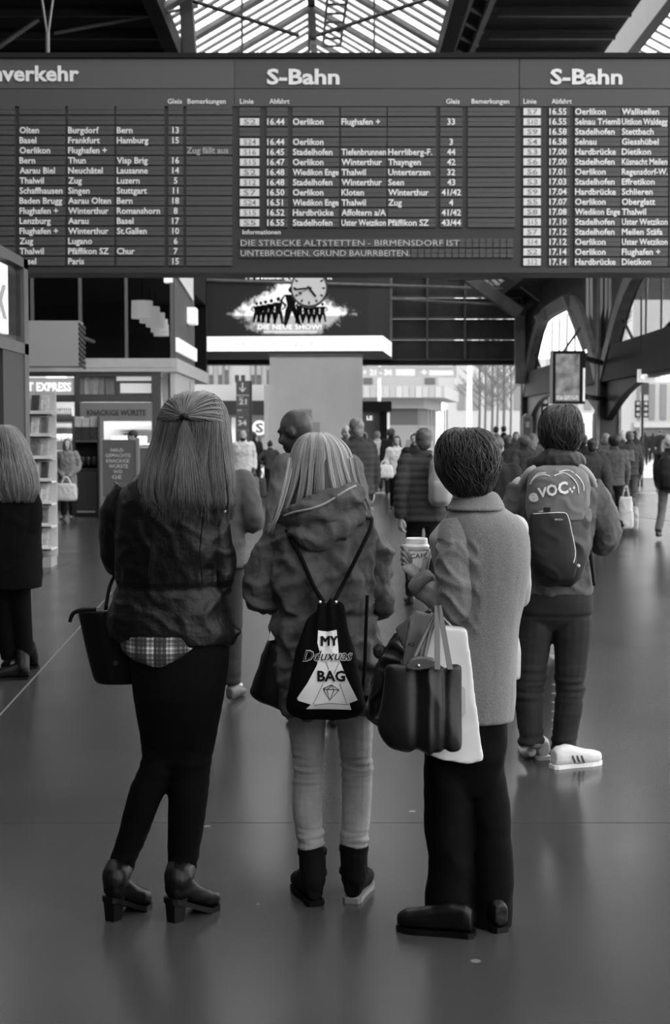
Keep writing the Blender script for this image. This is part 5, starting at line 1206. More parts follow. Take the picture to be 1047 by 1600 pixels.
for x0_, x1_, x2_, w_ in ((645, 665, 684, 3.6), (662, 672, 686, 3.6)):
    mb = MB(); ptube(mb, D - .22, [(x0_, 1032, 0, w_), (x1_, 990, .05, w_), (x2_, 953, .1, w_)], 8); mb.build('handle', FLm, ft, smooth=True)
for x0_, x1_, x2_ in ((683, 681, 683), (703, 693, 686)):
    mb = MB(); mb.prism([P(x0_ - 4, 1046, D - .25), P(x0_ + 5, 1046, D - .25), P(x2_ + 4, 946, D - .14), P(x2_ - 4, 946, D - .14)], (0, .008, 0)); mb.build('handle', mat('strap_leather', 74, .5), ft)

# ---------------------------------------------------------------- man with the backpack (right, farther)
D = 6.88; s = S(D)
m4 = person(868, D, 'man with dark hair, grey jacket, backpack, dark jeans and pale trainers')
J = joints(D, (878, 674, .0), (-.15, 1, 0), (873, 725), (870, 790), (866, 925), ((815, 762), (920, 762)), ((802, 840, .03), (948, 842, .03)), ((830, 835, .2), (915, 838, .22)),
           ((838, 950), (892, 950)), ((828, 1070), (891, 1070)), ((832, 1168), (880, 1175)), ((815, 1180, .18), (915, 1186, .06)))
put('body', body_mesh(J, .013, k=1.03), SKIN, m4)
JK = mat('grey_softshell', 82, .75, var=.15, vscale=20, bump=.2, bscale=150)
mb = MB(); mb.loft(rings(D, [(722, 842, 904, .07), (736, 826, 918, .10), (750, 810, 930, .12), (775, 803, 936, .13), (820, 808, 930, .13), (870, 813, 924, .125), (910, 812, 924, .128), (928, 810, 926, .13)]))
sl = MB(); SL.append(sl); ptube(sl, D, [(818, 762, 0, 24), (806, 795, 0, 22), (803, 830, .02, 20), (808, 845, .06, 18), (830, 836, .2, 15)])
sl = MB(); SL.append(sl); ptube(sl, D, [(917, 762, 0, 25), (938, 795, 0, 24), (948, 830, .0, 22), (946, 848, .03, 20), (930, 846, .12, 17), (912, 838, .22, 15)])
f_m4 = lambda c, n: .010 * ridge(c, 9, 2) + .004 * ridge(c, 20, 5) - .004
sleeve_parts(m4, .008, f_m4, JK); put('jacket', skinned(mb, .009, 3, f_m4), JK, m4)
mb = MB(); ptube(mb, D - .05, [(832, 728, .08, 12), (850, 722, .0, 16), (870, 716, -.03, 18), (892, 718, .0, 17), (905, 724, .08, 12)]); put('hood', skinned(mb, .008, 2, lambda c, n: .007 * ridge(c, 16, 3) - .003), mat('hood_dark', 50, .6, var=.3, vscale=30), m4)
DJ = mat('dark_denim', 38, .85, var=.35, vscale=7, bump=.2, bscale=240)
mb = MB(); mb.loft(rings(D, [(915, 812, 924, .12), (935, 808, 926, .13), (955, 808, 925, .125), (972, 812, 920, .09), (985, 830, 900, .05)]))
ptube(mb, D, [(837, 945, 0, 31), (834, 1000, 0, 28), (829, 1055, 0, 24), (827, 1100, 0, 22.5), (829, 1140, 0, 20), (831, 1163, 0, 21)])
ptube(mb, D, [(895, 945, 0, 31), (894, 1000, -.02, 29), (891, 1055, -.03, 24), (889, 1100, -.03, 22.5), (883, 1145, -.03, 20), (880, 1172, -.03, 20)])
put('jeans', skinned(mb, .008, 2, lambda c, n: .012 * noise.noise(V((c.x * 6, c.y * 6, c.z * 42))) * (.12 + bump1(c.z, P(0, 1070, D).z, .08) + bump1(c.z, P(0, 1158, D).z, .05)) - .004 * bump1(c.z, P(0, 960, D).z, .01)), DJ, m4)
SN = mat('trainer_grey', 188, .7); SO = mat('trainer_sole', 205, .6)
a = footwear(m4, 'trainer', G(852, 1188), G(812, 1166), P(832, 1165, D), .05, SN, length=.27, shaft=False, wid=.05, sole=SO)
a2 = footwear(m4, 'trainer', G(862, 1201), G(930, 1193), P(880, 1172, D - .05), .05, SN, length=.28, shaft=False, wid=.05, sole=SO)
bv4 = bvh_of(a2)
for x in (893, 900, 907):
    vs, fs = flatpatch([(x, 1181), (x + 3, 1180), (x + 7.5, 1192), (x + 4.5, 1193)], D - .3, 4); decal(a2, bv4, vs, fs, mat('stripe_dark', 75, .6), 'stripe', .002)
for x, y in ((838, 1166), (870, 1178)):
    mb = MB(); q = P(x, y, D - .055); mb.ell(q, (.03, .012, .016)); mb.build('heel_tab', mat('stripe_dark', 75, .6), m4, smooth=True)
RH = rings(D, [(632, 866, 890, .03, 0), (637, 856, 900, .06, 0), (650, 847, 907, .105, -.005), (668, 843, 910, .125, -.008), (685, 844, 909, .12, -.01), (697, 850, 903, .10, -.015), (706, 857, 897, .08, -.02)], n=48, sub=6)
HM4 = hairmat('dark_hair', 8, 46, .42)
mb = MB(); mb.loft(RH); me = skinned(mb, .009, 2, lambda c, n: -.003 + .006 * nz(c, 40, 40, 18)); at = me.attributes.new('tone', 'FLOAT', 'POINT'); at.data.foreach_set('value', [.1] * len(me.vertices)); hb = put('hair', me, HM4, m4)
put('hair_strands', strands([(p, r * 1.3, t) for p, r, t in shorthair(RH, 1000, 23, .7)]), HM4, hb, kind='stuff')
# backpack
bp_ = thing('backpack', 'grey and black hiking backpack with large pale lettering worn by a man', 'backpack', P(868, 915, D - .2))
PKM = mat('backpack_grey', 98, .6, var=.1, vscale=20); PKD = mat('backpack_black', 22, .55, var=.2, vscale=10)
mb = MB(); mb.loft(rings(D - .2, [(728, 848, 898, .03), (734, 834, 912, .07), (752, 824, 921, .10), (780, 821, 921, .11), (800, 820, 918, .11), (812, 821, 916, .11)], n=36)); up_ = put('upper_pack', skinned(mb, .007, 2, lambda c, n: .006 * ridge(c, 11, 4) - .003), PKM, bp_)
mb = MB(); mb.loft(rings(D - .19, [(795, 818, 922, .09), (815, 817, 924, .11), (850, 817, 922, .12), (880, 822, 915, .11), (905, 838, 905, .08), (916, 852, 890, .04)], n=36)); put('lower_pack', skinned(mb, .007, 2, lambda c, n: .009 * ridge(c, 9, 1) - .004), PKD, bp_)
mb = MB(); mb.loft(rings(D - .31, [(800, 836, 884, .015), (805, 829, 890, .03), (830, 826, 894, .04), (860, 828, 899, .045), (882, 836, 901, .045), (902, 852, 897, .03), (908, 862, 888, .015)], n=32)); pk = put('front_pocket', skinned(mb, .006, 2, lambda c, n: .004 * ridge(c, 9, 8) - .002), mat('pocket_dark', 36, .6), bp_)
bu, bq = bvh_of(up_), bvh_of(pk)
def trace(bv, pts, m, r, name, parent):
    Q = [on_surface(bv, P(x, y, D - .6), r * .6) for x, y in pts]; Q, _ = spline(Q, [1] * len(Q)); mb = MB(); mb.tube(Q, r, 6); mb.build(name, m, parent, smooth=True)
PIP = mat('reflective_piping', 190, .4)
for pts in ([(828, 757), (836, 746), (848, 742), (859, 744)], [(830, 752), (840, 741), (853, 739)], [(865, 744), (880, 739), (893, 746), (902, 758), (904, 772)], [(872, 738), (888, 735), (902, 744), (911, 757), (912, 768)]): trace(bu, pts, PIP, .0035, 'piping', up_)
for pts in ([(833, 803), (850, 802), (878, 801), (887, 806), (893, 830), (899, 862), (896, 880)],): trace(bq, pts, PIP, .003, 'piping', pk)
trace(bu, [(832, 802), (848, 799), (860, 797)], PIP, .004, 'piping', up_)
LG_ = mat('logo_white', 200, .5)
for ch, x0_, x1_, ba_, ca_ in (('e', 827, 842, 784, 765), ('V', 841, 856, 777, 763), ('O', 855, 872, 775, 758), ('C', 873, 889, 772, 754)): dtext(up_, bu, ch, x0_, x1_, ba_, ca_, D - .6, LG_, .035, 0, .12, .012)
for (x, y) in ((891, 764), (897, 762), (894, 768)):
    vs, fs = flatpatch([(x - 2, y), (x, y - 3), (x + 2, y), (x, y + 3)], D - .6, 3); decal(up_, bu, vs, fs, LG_, 'logo_mark', .004)
dtext(pk, bq, 'evoc', 867, 880, 813, 809, D - .6, mat('dim_white', 150, .5), .01)
for sx_, pts in ((-1, [(836, 732, -.12, 6), (826, 738, -.13, 6), (818, 752, -.1, 6), (814, 772, -.02, 6)]), (1, [(905, 730, -.12, 6), (914, 735, -.13, 6), (924, 748, -.1, 6), (930, 768, -.02, 6)])):
    mb = MB(); ptube(mb, D, pts, 8); mb.build('shoulder_strap', mat('strap_pale', 140, .6), bp_, smooth=True)
mb = MB(); ptube(mb, D, [(922, 860, -.12, 3.5), (926, 890, -.1, 3), (929, 915, -.1, 3)], 8); mb.build('hip_belt', BLACK, bp_, smooth=True)
mb = MB(); mb.pbox(850, 793, 860, 800, D - .36, .02); mb.build('buckle', BLACK, bp_)
mb = MB(); mb.ell(P(904, 884, D - .33), (.008, .006, .008)); mb.build('zip_pull', PIP, bp_, smooth=True)
# grey bag between his feet
gb_ = thing('floor_bag', 'grey rounded bag standing on the floor before the backpacker', 'bag', G(862, 1170))
g0 = G(866, 1172); mb = MB()
mb.loft([[V((g0.x + hw * math.cos(a), g0.y + .1 * math.sin(a), z)) for a in [2*math.pi*i/24 for i in range(24)]] for z, hw in ((.0, .06), (.012, .075), (.2, .078), (.38, .072), (.44, .055), (.475, .02))])
put('bag_body', skinned(mb, .008, 2), mat('floor_bag_grey', 128, .5), gb_)
for k in range(7):
    mb = MB(); q = V((g0.x - .03, g0.y - .103, .08 + .045 * k)); mb.box(q, q + V((.022, .006, .006))); mb.build('stitch', mat('stitch', 170, .6), gb_)
# ================================================================== OTHER PEOPLE IN THE HALL
def pose_joints(pose):
    st = {'walk': .5, 'walk2': -.5}.get(pose, 0.0); J = {}
    lean = .03 if st else 0
    J['head'] = V((0, .02 + lean, 1.59)); J['face'] = V((0, 1, -.35 if pose == 'look_down' else 0)); J['neck'] = V((0, lean, 1.46)); J['chest'] = V((0, lean * .6, 1.25)); J['pelvis'] = V((0, 0, .92))
    if pose == 'look_down': J['head'] = V((-.105, .07, 1.575)); J['face'] = V((-.8, .55, -.32))
    for s, q in (('L', -1), ('R', 1)):
        J['sh'+s] = V((q * .165, lean, 1.39)); J['hip'+s] = V((q * .085, 0, .88))
        f = st * -q * .5
        J['an'+s] = V((q * .09, f, .10 + (.05 if f < 0 else 0))); J['kn'+s] = V((q * .09, f * .45 + (.05 if st else .015), .48)); J['toe'+s] = V((q * .115, f + .19, .05 if f >= 0 else .03))
        sw = -f * .55
        if pose == 'hold': J['el'+s] = V((q * .235, -.02, 1.12)); J['wr'+s] = V((q * .05, .17, .92))
        elif pose == 'akimbo': J['el'+s] = V((q * .36, -.06, 1.15)); J['wr'+s] = V((q * .2, .08, 1.0))
        elif pose == 'front': J['el'+s] = V((q * .25, -.01, 1.12)); J['wr'+s] = V((q * .10, .25, 1.17))
        else: J['el'+s] = V((q * .225, sw * .5 - .03, 1.12)); J['wr'+s] = V((q * .235, sw + .03, .87))
    return J
GEN = {}
def cached(key, fn):
    if key not in GEN: GEN[key] = fn()
    return GEN[key]
def g_body(pose, vx): return cached(('body', pose, vx), lambda: body_mesh(pose_joints(pose), vx))
def g_top(pose, style, vx):
    def mk():
        J = pose_joints(pose); mb = MB(); hem = {'coat': .52, 'parka': .74}.get(style, .84); ea = 1.12 if style in ('puffer', 'parka') else 1.0
        prof = [(1.475, .062, .06), (1.44, .11, .085), (1.39, .19, .11), (1.28, .20, .125), (1.12, .18, .122), (1.0, .175, .12), (.9, .185, .132)]
        prof = [p for p in prof if p[0] > hem + .03] + [(hem, .19 if hem > .7 else .22, .14 if hem > .7 else .16)]
        ly = J['neck'].y
        mb.loft([[V((hw * ea * math.copysign(abs(math.cos(a)) ** .85, math.cos(a)), ly * (z - .9) / .55 + hd * ea * math.copysign(abs(math.sin(a)) ** .85, math.sin(a)), z)) for a in [2*math.pi*i/22 for i in range(22)]] for z, hw, hd in prof])
        for s in 'LR': mb.tube(*spline([J['sh'+s], J['el'+s], J['wr'+s]], [.074 * ea, .062 * ea, .046 * ea]), n=12); mb.ell(J['sh'+s], (.07 * ea, .07 * ea, .07 * ea))
        mb.tube([V((0, ly, 1.44)), V((0, ly, 1.505))], [.085, .075], 14)
        fo = (lambda c, n: .010 * abs(math.sin(c.z * 46)) + .004 * nz(c, 14, 14, 14)) if style == 'puffer' else (lambda c, n: .010 * ridge(c, 8, 3) + .004 * ridge(c, 18, 1) - .002)
        return skinned(mb, vx, 2, fo)
    return cached(('top', pose, style, vx), mk)
def g_bottom(pose, style, vx):
    def mk():
        J = pose_joints(pose); mb = MB()
        if style == 'skirt': mb.loft([[V((hw * math.cos(a), hd * math.sin(a), z)) for a in [2*math.pi*i/20 for i in range(20)]] for z, hw, hd in ((1.02, .15, .11), (.88, .185, .135), (.5, .2, .16), (.12, .22, .19))])
        else:
            mb.loft([[V((hw * math.cos(a), hd * math.sin(a), z)) for a in [2*math.pi*i/18 for i in range(18)]] for z, hw, hd in ((1.03, .15, .11), (.92, .17, .125), (.82, .165, .11), (.78, .13, .08))])
            for s in 'LR': mb.tube(*spline([J['hip'+s] + V((0, 0, .02)), J['kn'+s], J['an'+s] + V((0, 0, .0))], [.092, .07, .062]), n=12)
        return skinned(mb, vx, 2, lambda c, n: .006 * noise.noise(V((c.x * 6, c.y * 6, c.z * 26))))
    return cached(('bot', pose, style, vx), mk)
def g_shoe(pose, s):
    def mk():
        J = pose_joints(pose); mb = MB(); a, t = J['an'+s], J['toe'+s]; h = a + V((0, -.06, 0)); zb = min(a.z - .10, .06)
        d = (t - h); d.z = 0; L = d.length + .04; d.normalize(); sd = d.cross(V((0,0,1)))
        mb.loft([[h + d * L * u_ + sd * hw * math.cos(q) + V((0, 0, zb - h.z + z + hz * math.sin(q))) for q in [2*math.pi*i/12 for i in range(12)]] for u_, z, hw, hz in ((0, .05, .025, .04), (.15, .06, .038, .055), (.4, .055, .04, .05), (.7, .036, .046, .034), (.95, .026, .03, .022))])
        return skinned(mb, .012, 1)
    return cached(('shoe', pose, s), mk)
def g_hair(pose, style, vx):
    def mk():
        J = pose_joints(pose); c, f = J['head'], V(J['face']).normalized(); r = f.cross(V((0,0,1))).normalized(); u = r.cross(f); R = Matrix((r, f, u)).transposed(); mb = MB()
        T = lambda x, y, z: c + R @ V((x, y, z))
        mb.ell(T(0, -.022, .036), (.086, .100, .094), R)
        if style == 'short': mb.ell(T(0, -.06, -.02), (.07, .055, .07), R)
        if style == 'curly': mb.ell(T(0, -.04, .02), (.108, .105, .115), R)
        if style == 'long': mb.tube([T(0, -.05, .0), c + V((0, -.08, -.10)), c + V((0, -.10, -.24)), c + V((0, -.11, -.34))], [.092, .098, .10, .07], 14, ref=V((0,1,0)), flat=.62); mb.ell(T(-.075, .0, -.06), (.022, .05, .12), R); mb.ell(T(.075, .0, -.06), (.022, .05, .12), R)
        if style == 'bun': mb.ell(T(0, -.07, .12), (.042, .042, .042), R)
        if style == 'beanie': mb.ell(T(0, -.015, .06), (.09, .105, .095), R)
        if style == 'cap': mb.ell(T(0, -.012, .05), (.088, .105, .085), R); mb.ell(T(0, .12, .045), (.06, .07, .012), R)
        me = skinned(mb, min(vx, .012), 1, lambda q, n: (.010 if style == 'curly' else .004) * nz(q, 45, 45, 30))
        if style not in ('cap', 'beanie'):                         # clear the face
            bm = bmesh.new(); bm.from_mesh(me); Ri = R.inverted()
            for v in bm.verts:
                l = Ri @ (v.co - c)
                if l.y > .045 and l.z < .075: v.co = c + R @ V((l.x * .9, .03 + (l.y - .045) * .1, l.z))
            bm.to_mesh(me); bm.free()
        return me
    return cached(('hair', pose, style, vx), mk)
def someone(px, D, H, yaw, pose, top, bottom, hair, label, skin=165, shoe=30, face=False, beard=False, group=None, vx=.016):
    """a person standing on the floor under picture column px at distance D; yaw 0 = back to us, 180 = facing us"""
    g = P(px, 678, D); r = thing('person', label, 'person', (g.x, D, 0), math.radians(yaw), group); r.scale = (H / 1.72,) * 3
    link('body', g_body(pose, vx), mat('skin_%d' % skin, skin, .5), r)
    link({'coat': 'coat', 'puffer': 'padded_jacket', 'blouse': 'blouse'}.get(top[0], 'jacket'), g_top(pose, top[0], vx), mat('cloth_%d' % top[1], top[1], .8, var=.2, vscale=9), r)
    link('skirt' if bottom[0] == 'skirt' else 'trousers', g_bottom(pose, bottom[0], vx), mat('cloth_%d' % bottom[1], bottom[1], .8, var=.2, vscale=9), r)
    for s in 'LR': link('shoe', g_shoe(pose, s), mat('shoe_%d' % shoe, shoe, .5), r)
    if hair[0] != 'bald': link({'cap': 'cap', 'beanie': 'woollen_hat'}.get(hair[0], 'hair'), g_hair(pose, hair[0], vx), mat('hairtone_%d' % hair[1], hair[1], .5, var=.35, vscale=30), r)
    if face:
        J = pose_joints(pose); lo = r.location.copy(); r.location = (0, 0, 0); face_parts(r, J['head'], J['face'], 1, beard); r.location = lo
    return r
def hung_bag(name, label, px, py, w_, h_, D, v, handle=True, m=None, bulge=.05):
    t = thing(name, label, 'bag', P(px, py, D)); hw = w_ / 2
    mb = MB(); mb.loft(rings(D, [(py - h_, px - hw * .8, px + hw * .8, bulge * .4), (py - h_ * .8, px - hw * .9, px + hw * .9, bulge * .8), (py - h_ * .3, px - hw, px + hw, bulge), (py - h_ * .06, px - hw * .95, px + hw * .95, bulge * .9), (py, px - hw * .8, px + hw * .8, bulge * .5)], n=20, sub=3))
    put('bag_body', skinned(mb, max(.008, .0007 * D), 1, lambda c, n: .008 * ridge(c, 9, 2) - .003), m or mat('bagtone_%d' % v, v, .5), t)
    if handle: mb = MB(); ptube(mb, D, [(px - hw * .4, py - h_ * .98, 0, .12 * w_ * .4), (px - hw * .15, py - h_ * 1.28, 0, .12 * w_ * .4), (px + hw * .15, py - h_ * 1.28, 0, .12 * w_ * .4), (px + hw * .4, py - h_ * .98, 0, .12 * w_ * .4)], 6); mb.build('handle', m or mat('bagtone_%d' % v, v, .5), t, smooth=True)
    return t
def worn_pack(label, px, D, py0, py1, w_, v, dd=-.2):
    t = thing('backpack', label, 'backpack', P(px, py1, D + dd)); h_ = py1 - py0; hw = w_ / 2
    mb = MB(); mb.loft(rings(D + dd, [(py0, px - hw * .5, px + hw * .5, .04), (py0 + h_ * .12, px - hw * .85, px + hw * .85, .08), (py0 + h_ * .5, px - hw, px + hw, .11), (py0 + h_ * .85, px - hw, px + hw, .11), (py1, px - hw * .8, px + hw * .8, .07)], n=24, sub=3)); put('pack_body', skinned(mb, .011, 2, lambda c, n: .008 * ridge(c, 9, 3) - .003), mat('packtone_%d' % v, v, .6), t)
    mb = MB(); mb.loft(rings(D + dd - .1, [(py0 + h_ * .5, px - hw * .6, px + hw * .6, .03), (py0 + h_ * .6, px - hw * .75, px + hw * .75, .05), (py0 + h_ * .9, px - hw * .75, px + hw * .75, .05), (py0 + h_ * .96, px - hw * .6, px + hw * .6, .03)], n=20, sub=2)); put('front_pocket', skinned(mb, .011, 1), mat('packtone_%d' % (v - 15), v - 15, .6), t)
    for q in (-1, 1): mb = MB(); ptube(mb, D + dd, [(px + q * hw * .5, py0 + 2, .02, w_ * .07), (px + q * hw * .75, py0 - h_ * .06, .12, w_ * .07), (px + q * hw * .9, py0 + h_ * .15, .26, w_ * .07)], 6); mb.build('strap', mat('packtone_%d' % (v - 15), v - 15, .6), t, smooth=True)
    return t
# ---- woman at the left edge in the black coat
D = 9.3; s = S(D)
w5 = person(8, D, 'woman with long fair hair and long black coat at the left edge')
J = joints(D, (12, 705, .02), (-.75, .5, -.3), (10, 745), (8, 790), (8, 880), ((-22, 765), (38, 765)), ((-30, 830, .05), (42, 835, .04)), ((-6, 800, .2), (4, 795, .15)),
           ((-6, 900), (22, 900)), ((0, 965), (28, 965)), ((0, 1035), (40, 1030)), ((-25, 1050), (15, 1042)))
put('body', body_mesh(J, .013), SKIN, w5)
mb = MB(); mb.loft(rings(D, [(730, -12, 36, .08), (745, -28, 50, .12), (770, -36, 60, .15), (820, -38, 64, .16), (880, -36, 66, .17), (918, -36, 66, .17)]))
ptube(mb, D, [(40, 768, -.02, 20), (48, 800, -.03, 19), (42, 830, -.05, 18), (22, 815, -.02, 15), (6, 797, .12, 12)]); put('coat', skinned(mb, .011, 2, lambda c, n: .006 * ridge(c, 6, 2) - .003), mat('black_coat', 7, .9, spec=.08), w5)
mb = MB(); ptube(mb, D, [(4, 900, 0, 22), (6, 965, 0, 17), (14, 1030, 0, 12)]); ptube(mb, D, [(26, 900, 0, 22), (34, 965, 0, 16), (40, 1025, 0, 12)]); put('trousers', skinned(mb, .011, 2), DEN, w5)
footwear(w5, 'boot', G(48, 1061), G(2, 1062), P(34, 1018, D), .05, BT, length=.27, wid=.047)
footwear(w5, 'boot', G(62, 1044), G(8, 1046), P(44, 1008, D + .2), .05, BT, length=.27, wid=.047)
RH = rings(D, [(664, -4, 14, .03), (670, -14, 26, .07), (690, -22, 40, .10), (715, -26, 50, .11), (740, -28, 58, .10, -.05), (765, -26, 60, .08, -.09), (785, -10, 52, .06, -.11)], n=48, sub=5)
mb = MB(); mb.loft(RH); me = skinned(mb, .012, 2, lambda c, n: -.006); at = me.attributes.new('tone', 'FLOAT', 'POINT'); at.data.foreach_set('value', [.12] * len(me.vertices)); hb = put('hair', me, HM, w5)
rnd = random.Random(9); PA = [(fall(RH, rnd.uniform(.45, 1.05) * 48, rnd.choice((0, 1, 2, 4)), min(len(RH), rnd.randint(len(RH) - 14, len(RH) + 1)), rnd.uniform(-1.5, 1.5), rnd.uniform(1, 1.03), rnd.uniform(0, .6), rnd.uniform(0, 6)), rnd.uniform(.002, .0035), .2 + .6 * rnd.random()) for i in range(420)]
put('hair_strands', strands(PA), HM, hb, kind='stuff')
mb = MB(); mb.pprism([(-3, 768), (7, 766), (8, 780), (-2, 782)], D - .16, .01); mb.build('bracelet', mat('eyelet', 190, .3, metal=1), w5)
hung_bag('shoulder_bag', 'dark bag low at the left edge beside the long black coat', 2, 1004, 46, 62, D + .35, 26)
# ---- near and middle distance
someone(496, 7.7, 1.76, 10, 'look_down', ('jacket', 80), ('trousers', 40), ('bald', 0), 'man with shaved head looking down behind the blond woman', skin=38, vx=.010)
someone(338, 8.5, 1.64, -8, 'front', ('blouse', 74), ('trousers', 45), ('short', 40), 'person in dark jumper hidden behind the leather jacket woman', shoe=60)
mb = MB(); mb.loft(rings(8.3, [(828, 350, 358, .02), (845, 350, 362, .04), (870, 351, 360, .03), (880, 352, 356, .01)], n=14)); t_ = thing('paper_wrap', 'crumpled white paper wrap beside the elbow of the dark jumper', 'paper', P(356, 880, 8.3)); put('sheet', skinned(mb, .008, 0, lambda c, n: .008 * nz(c, 40, 40, 40)), mat('wrap_white', 215, .7), t_)
someone(663, 13.0, 1.66, 3, 'walk', ('puffer', 52), ('trousers', 30), ('short', 62), 'man in dark padded jacket with pale backpack walking away', vx=.012)
worn_pack('pale grey backpack worn over the dark padded jacket', 688, 13.0, 714, 790, 36, 150)
someone(557, 17.0, 1.80, 28, 'stand', ('puffer', 56), ('trousers', 60), ('short', 120), 'grey-haired man in dark hooded padded jacket behind the blond woman')
someone(541, 23.0, 1.75, 190, 'stand', ('jacket', 60), ('trousers', 50), ('bald', 0), 'bald man facing us beside the grey-haired man', face=True)
someone(773, 12.0, 1.60, -10, 'stand', ('jacket', 34), ('trousers', 30), ('short', 36), 'person in black jacket half hidden behind the dark-haired woman')
someone(105, 26.5, 1.52, 176, 'hold', ('coat', 128), ('trousers', 26), ('long', 112), 'woman in patterned coat holding a pale tote before the shop', face=True)
hung_bag('tote_bag', 'large pale tote bag held in front of the patterned coat', 103, 783, 37, 28, 26.25, 205)
someone(208, 28.7, 1.68, 110, 'stand', ('jacket', 40), ('trousers', 34), ('cap', 30), 'person in dark cap standing behind the sausage sign')
someone(380, 30.0, 1.69, 178, 'stand', ('parka', 205), ('trousers', 150), ('bald', 0), 'bearded man in white jacket walking towards us by the sign pillar', face=True, beard=True)
hung_bag('holdall', 'grey holdall with pale top carried beside the white jacket man', 396, 789, 20, 44, 29.9, 105)
someone(396, 37.0, 1.66, 0, 'walk', ('coat', 40), ('trousers', 30), ('short', 45), 'person in long dark coat just right of the sign pillar')
someone(422, 36.6, 1.42, 4, 'akimbo', ('jacket', 70), ('skirt', 28), ('bun', 30), 'small woman with hands on hips and long black skirt')
someone(437, 46.5, 1.72, 0, 'stand', ('jacket', 50), ('trousers', 40), ('short', 26), 'dark-haired person beyond the small woman in the skirt')
hung_bag('suitcase', 'dark suitcase standing left of the woman in the long skirt', 408, 778, 18, 32, 36.0, 60)
hung_bag('suitcase', 'mid-grey suitcase standing right of the woman in the long skirt', 438, 774, 14, 26, 36.0, 110)
someone(590, 38.5, 1.68, 0, 'walk', ('blouse', 210), ('trousers', 40), ('short', 135), 'fair-haired person in white top walking away')
someone(620, 29.0, 1.57, 178, 'walk', ('jacket', 215), ('trousers', 24), ('long', 30), 'dark-haired woman in white jacket walking towards us', face=True)
hung_bag('handbag', 'white handbag on the arm of the woman in white jacket', 601, 747, 29, 21, 28.6, 220)
someone(611, 36.0, 1.74, 0, 'stand', ('jacket', 40), ('trousers', 34), ('curly', 62), 'curly-haired person just behind the woman in white jacket')
someone(648, 25.0, 1.62, 170, 'front', ('jacket', 42), ('trousers', 34), ('short', 38), 'dark-clothed person lifting both hands left of the padded jacket', face=True)
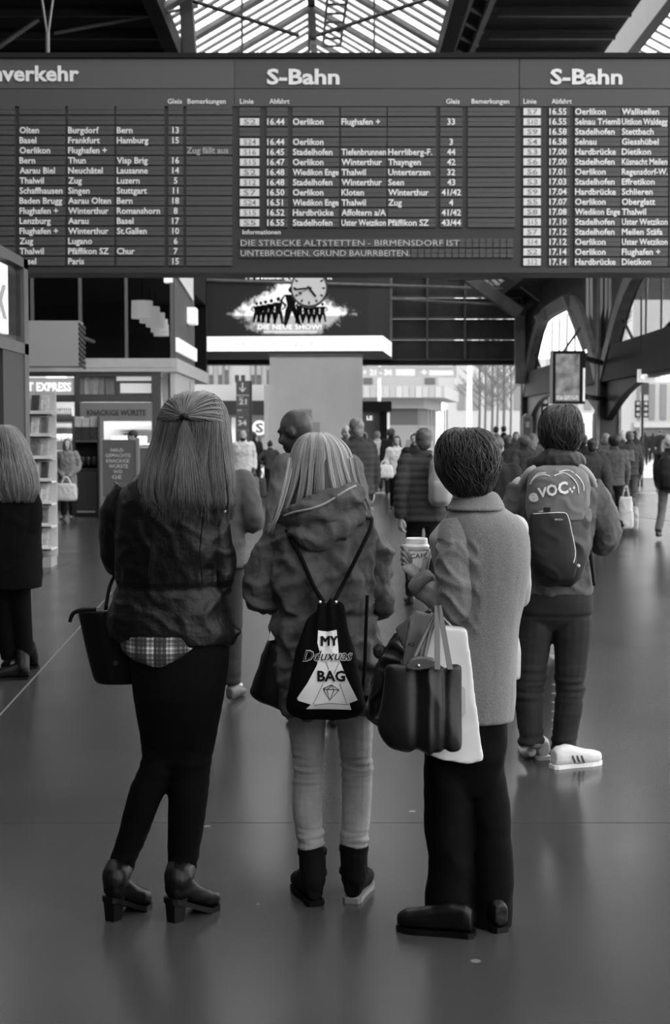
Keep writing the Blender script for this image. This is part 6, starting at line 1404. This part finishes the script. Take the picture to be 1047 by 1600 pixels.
CROWD = [  # px, D, H, yaw, pose, top, bottom, hair, label
 (706, 48, 1.7, 10, 'walk', ('jacket', 60), 40, ('short', 50), 'distant person under the pale corner building'),
 (728, 40, 1.64, 0, 'stand', ('coat', 50), 30, ('long', 90), 'long-haired person beside the foot of the white mast'),
 (748, 33, 1.6, 0, 'walk', ('jacket', 44), 30, ('curly', 40), 'curly-haired person just right of the dark-haired woman'),
 (762, 30, 1.66, -20, 'walk2', ('jacket', 36), 30, ('short', 30), 'person in near-black jacket left of the paired hats'),
 (775, 44, 1.82, 0, 'stand', ('jacket', 40), 30, ('beanie', 26), 'tall person in black hat left of the far column'),
 (787, 46, 1.86, 0, 'stand', ('jacket', 34), 30, ('beanie', 24), 'second tall person in black hat left of the far column'),
 (793, 27, 1.58, 15, 'walk', ('coat', 46), 30, ('short', 60), 'person in long charcoal coat left of the backpacker shoulder'),
 (806, 36, 1.66, 180, 'walk', ('jacket', 70), 40, ('long', 60), 'person facing us under the far column'),
 (820, 24, 1.58, 8, 'walk', ('jacket', 62), 34, ('curly', 70), 'person in mid-grey jacket touching the backpacker left shoulder'),
 (833, 31, 1.62, 0, 'walk2', ('parka', 84), 34, ('long', 120), 'fair long-haired person right beside the backpacker head'),
 (846, 40, 1.62, 0, 'walk', ('jacket', 30), 30, ('short', 30), 'distant black figure partly behind the backpacker head'),
 (912, 24, 1.60, 0, 'walk', ('jacket', 38), 30, ('short', 34), 'black-jacketed person at the right of the backpacker neck'),
 (926, 19, 1.55, -12, 'walk2', ('parka', 58), 34, ('short', 34), 'person in dark parka between backpacker and grey jacket man'),
 (936, 34, 1.70, 0, 'walk', ('jacket', 46), 34, ('curly', 40), 'curly dark-haired person in front of the near column'),
 (948, 29, 1.62, 20, 'walk', ('coat', 66), 40, ('short', 130), 'white-haired person in long coat behind the grey jacket man'),
 (972, 31, 1.68, 0, 'walk', ('jacket', 52), 34, ('short', 150), 'white-haired man right of the near column'),
 (984, 27, 1.66, -8, 'walk', ('jacket', 60), 66, ('short', 70), 'person in dark jacket and grey trousers right of the grey jacket man'),
 (992, 40, 1.70, 0, 'stand', ('coat', 64), 40, ('short', 60), 'person in long grey coat below the arrow board'),
 (1008, 72, 1.75, 0, 'stand', ('coat', 20), 20, ('short', 24), 'leftmost of three small distant black figures at right'),
 (1020, 80, 1.75, 0, 'walk', ('coat', 20), 20, ('short', 24), 'middle of three small distant black figures at right'),
 (1032, 76, 1.8, 0, 'stand', ('coat', 20), 20, ('beanie', 24), 'rightmost of three small distant black figures at right'),
 (1043, 60, 1.6, 180, 'walk', ('jacket', 90), 60, ('long', 50), 'distant person at the right edge below the arrow board'),
 (870, 52, 1.7, 0, 'walk', ('jacket', 46), 30, ('short', 40), 'distant person under the poster panel hidden by the backpacker'),
 (958, 52, 1.72, 0, 'walk', ('jacket', 40), 30, ('curly', 40), 'distant person through the arcade opening right of the column'),
 (644, 55, 1.7, 180, 'stand', ('jacket', 120), 60, ('short', 60), 'distant person in pale jacket beside the colonnade'),
 (570, 47, 1.66, 0, 'walk', ('jacket', 40), 40, ('long', 40), 'distant person standing under the black canopy'),
]
for px, D_, H, yaw, pose, top, bt, hair, lb in CROWD:
    someone(px, D_, H, yaw, pose, top, ('trousers', bt), hair, lb, group='crowd in the hall')
someone(960, 22.6, 1.60, -3, 'walk', ('jacket', 92), ('trousers', 34), ('curly', 24), 'man in mid-grey jacket carrying plastic bags to the exit', vx=.012)
hung_bag('plastic_bag', 'white plastic shopping bag hanging by the grey jacket man', 978, 826, 24, 50, 22.4, 200, m=mat('plastic_white', 205, .35))
hung_bag('plastic_bag', 'smaller grey plastic bag beside the white shopping bag', 991, 829, 14, 38, 22.6, 140, m=mat('plastic_grey', 150, .35))
hung_bag('satchel', 'dark satchel on the person in grey trousers', 981, 724, 22, 22, 26.7, 44)
someone(1046, 21.5, 1.58, -30, 'walk2', ('jacket', 60), ('trousers', 100), ('cap', 205), 'person in white cap walking off at the right edge', vx=.012)
worn_pack('black backpack of the white-capped person at the right edge', 1041, 21.5, 712, 765, 26, 38)
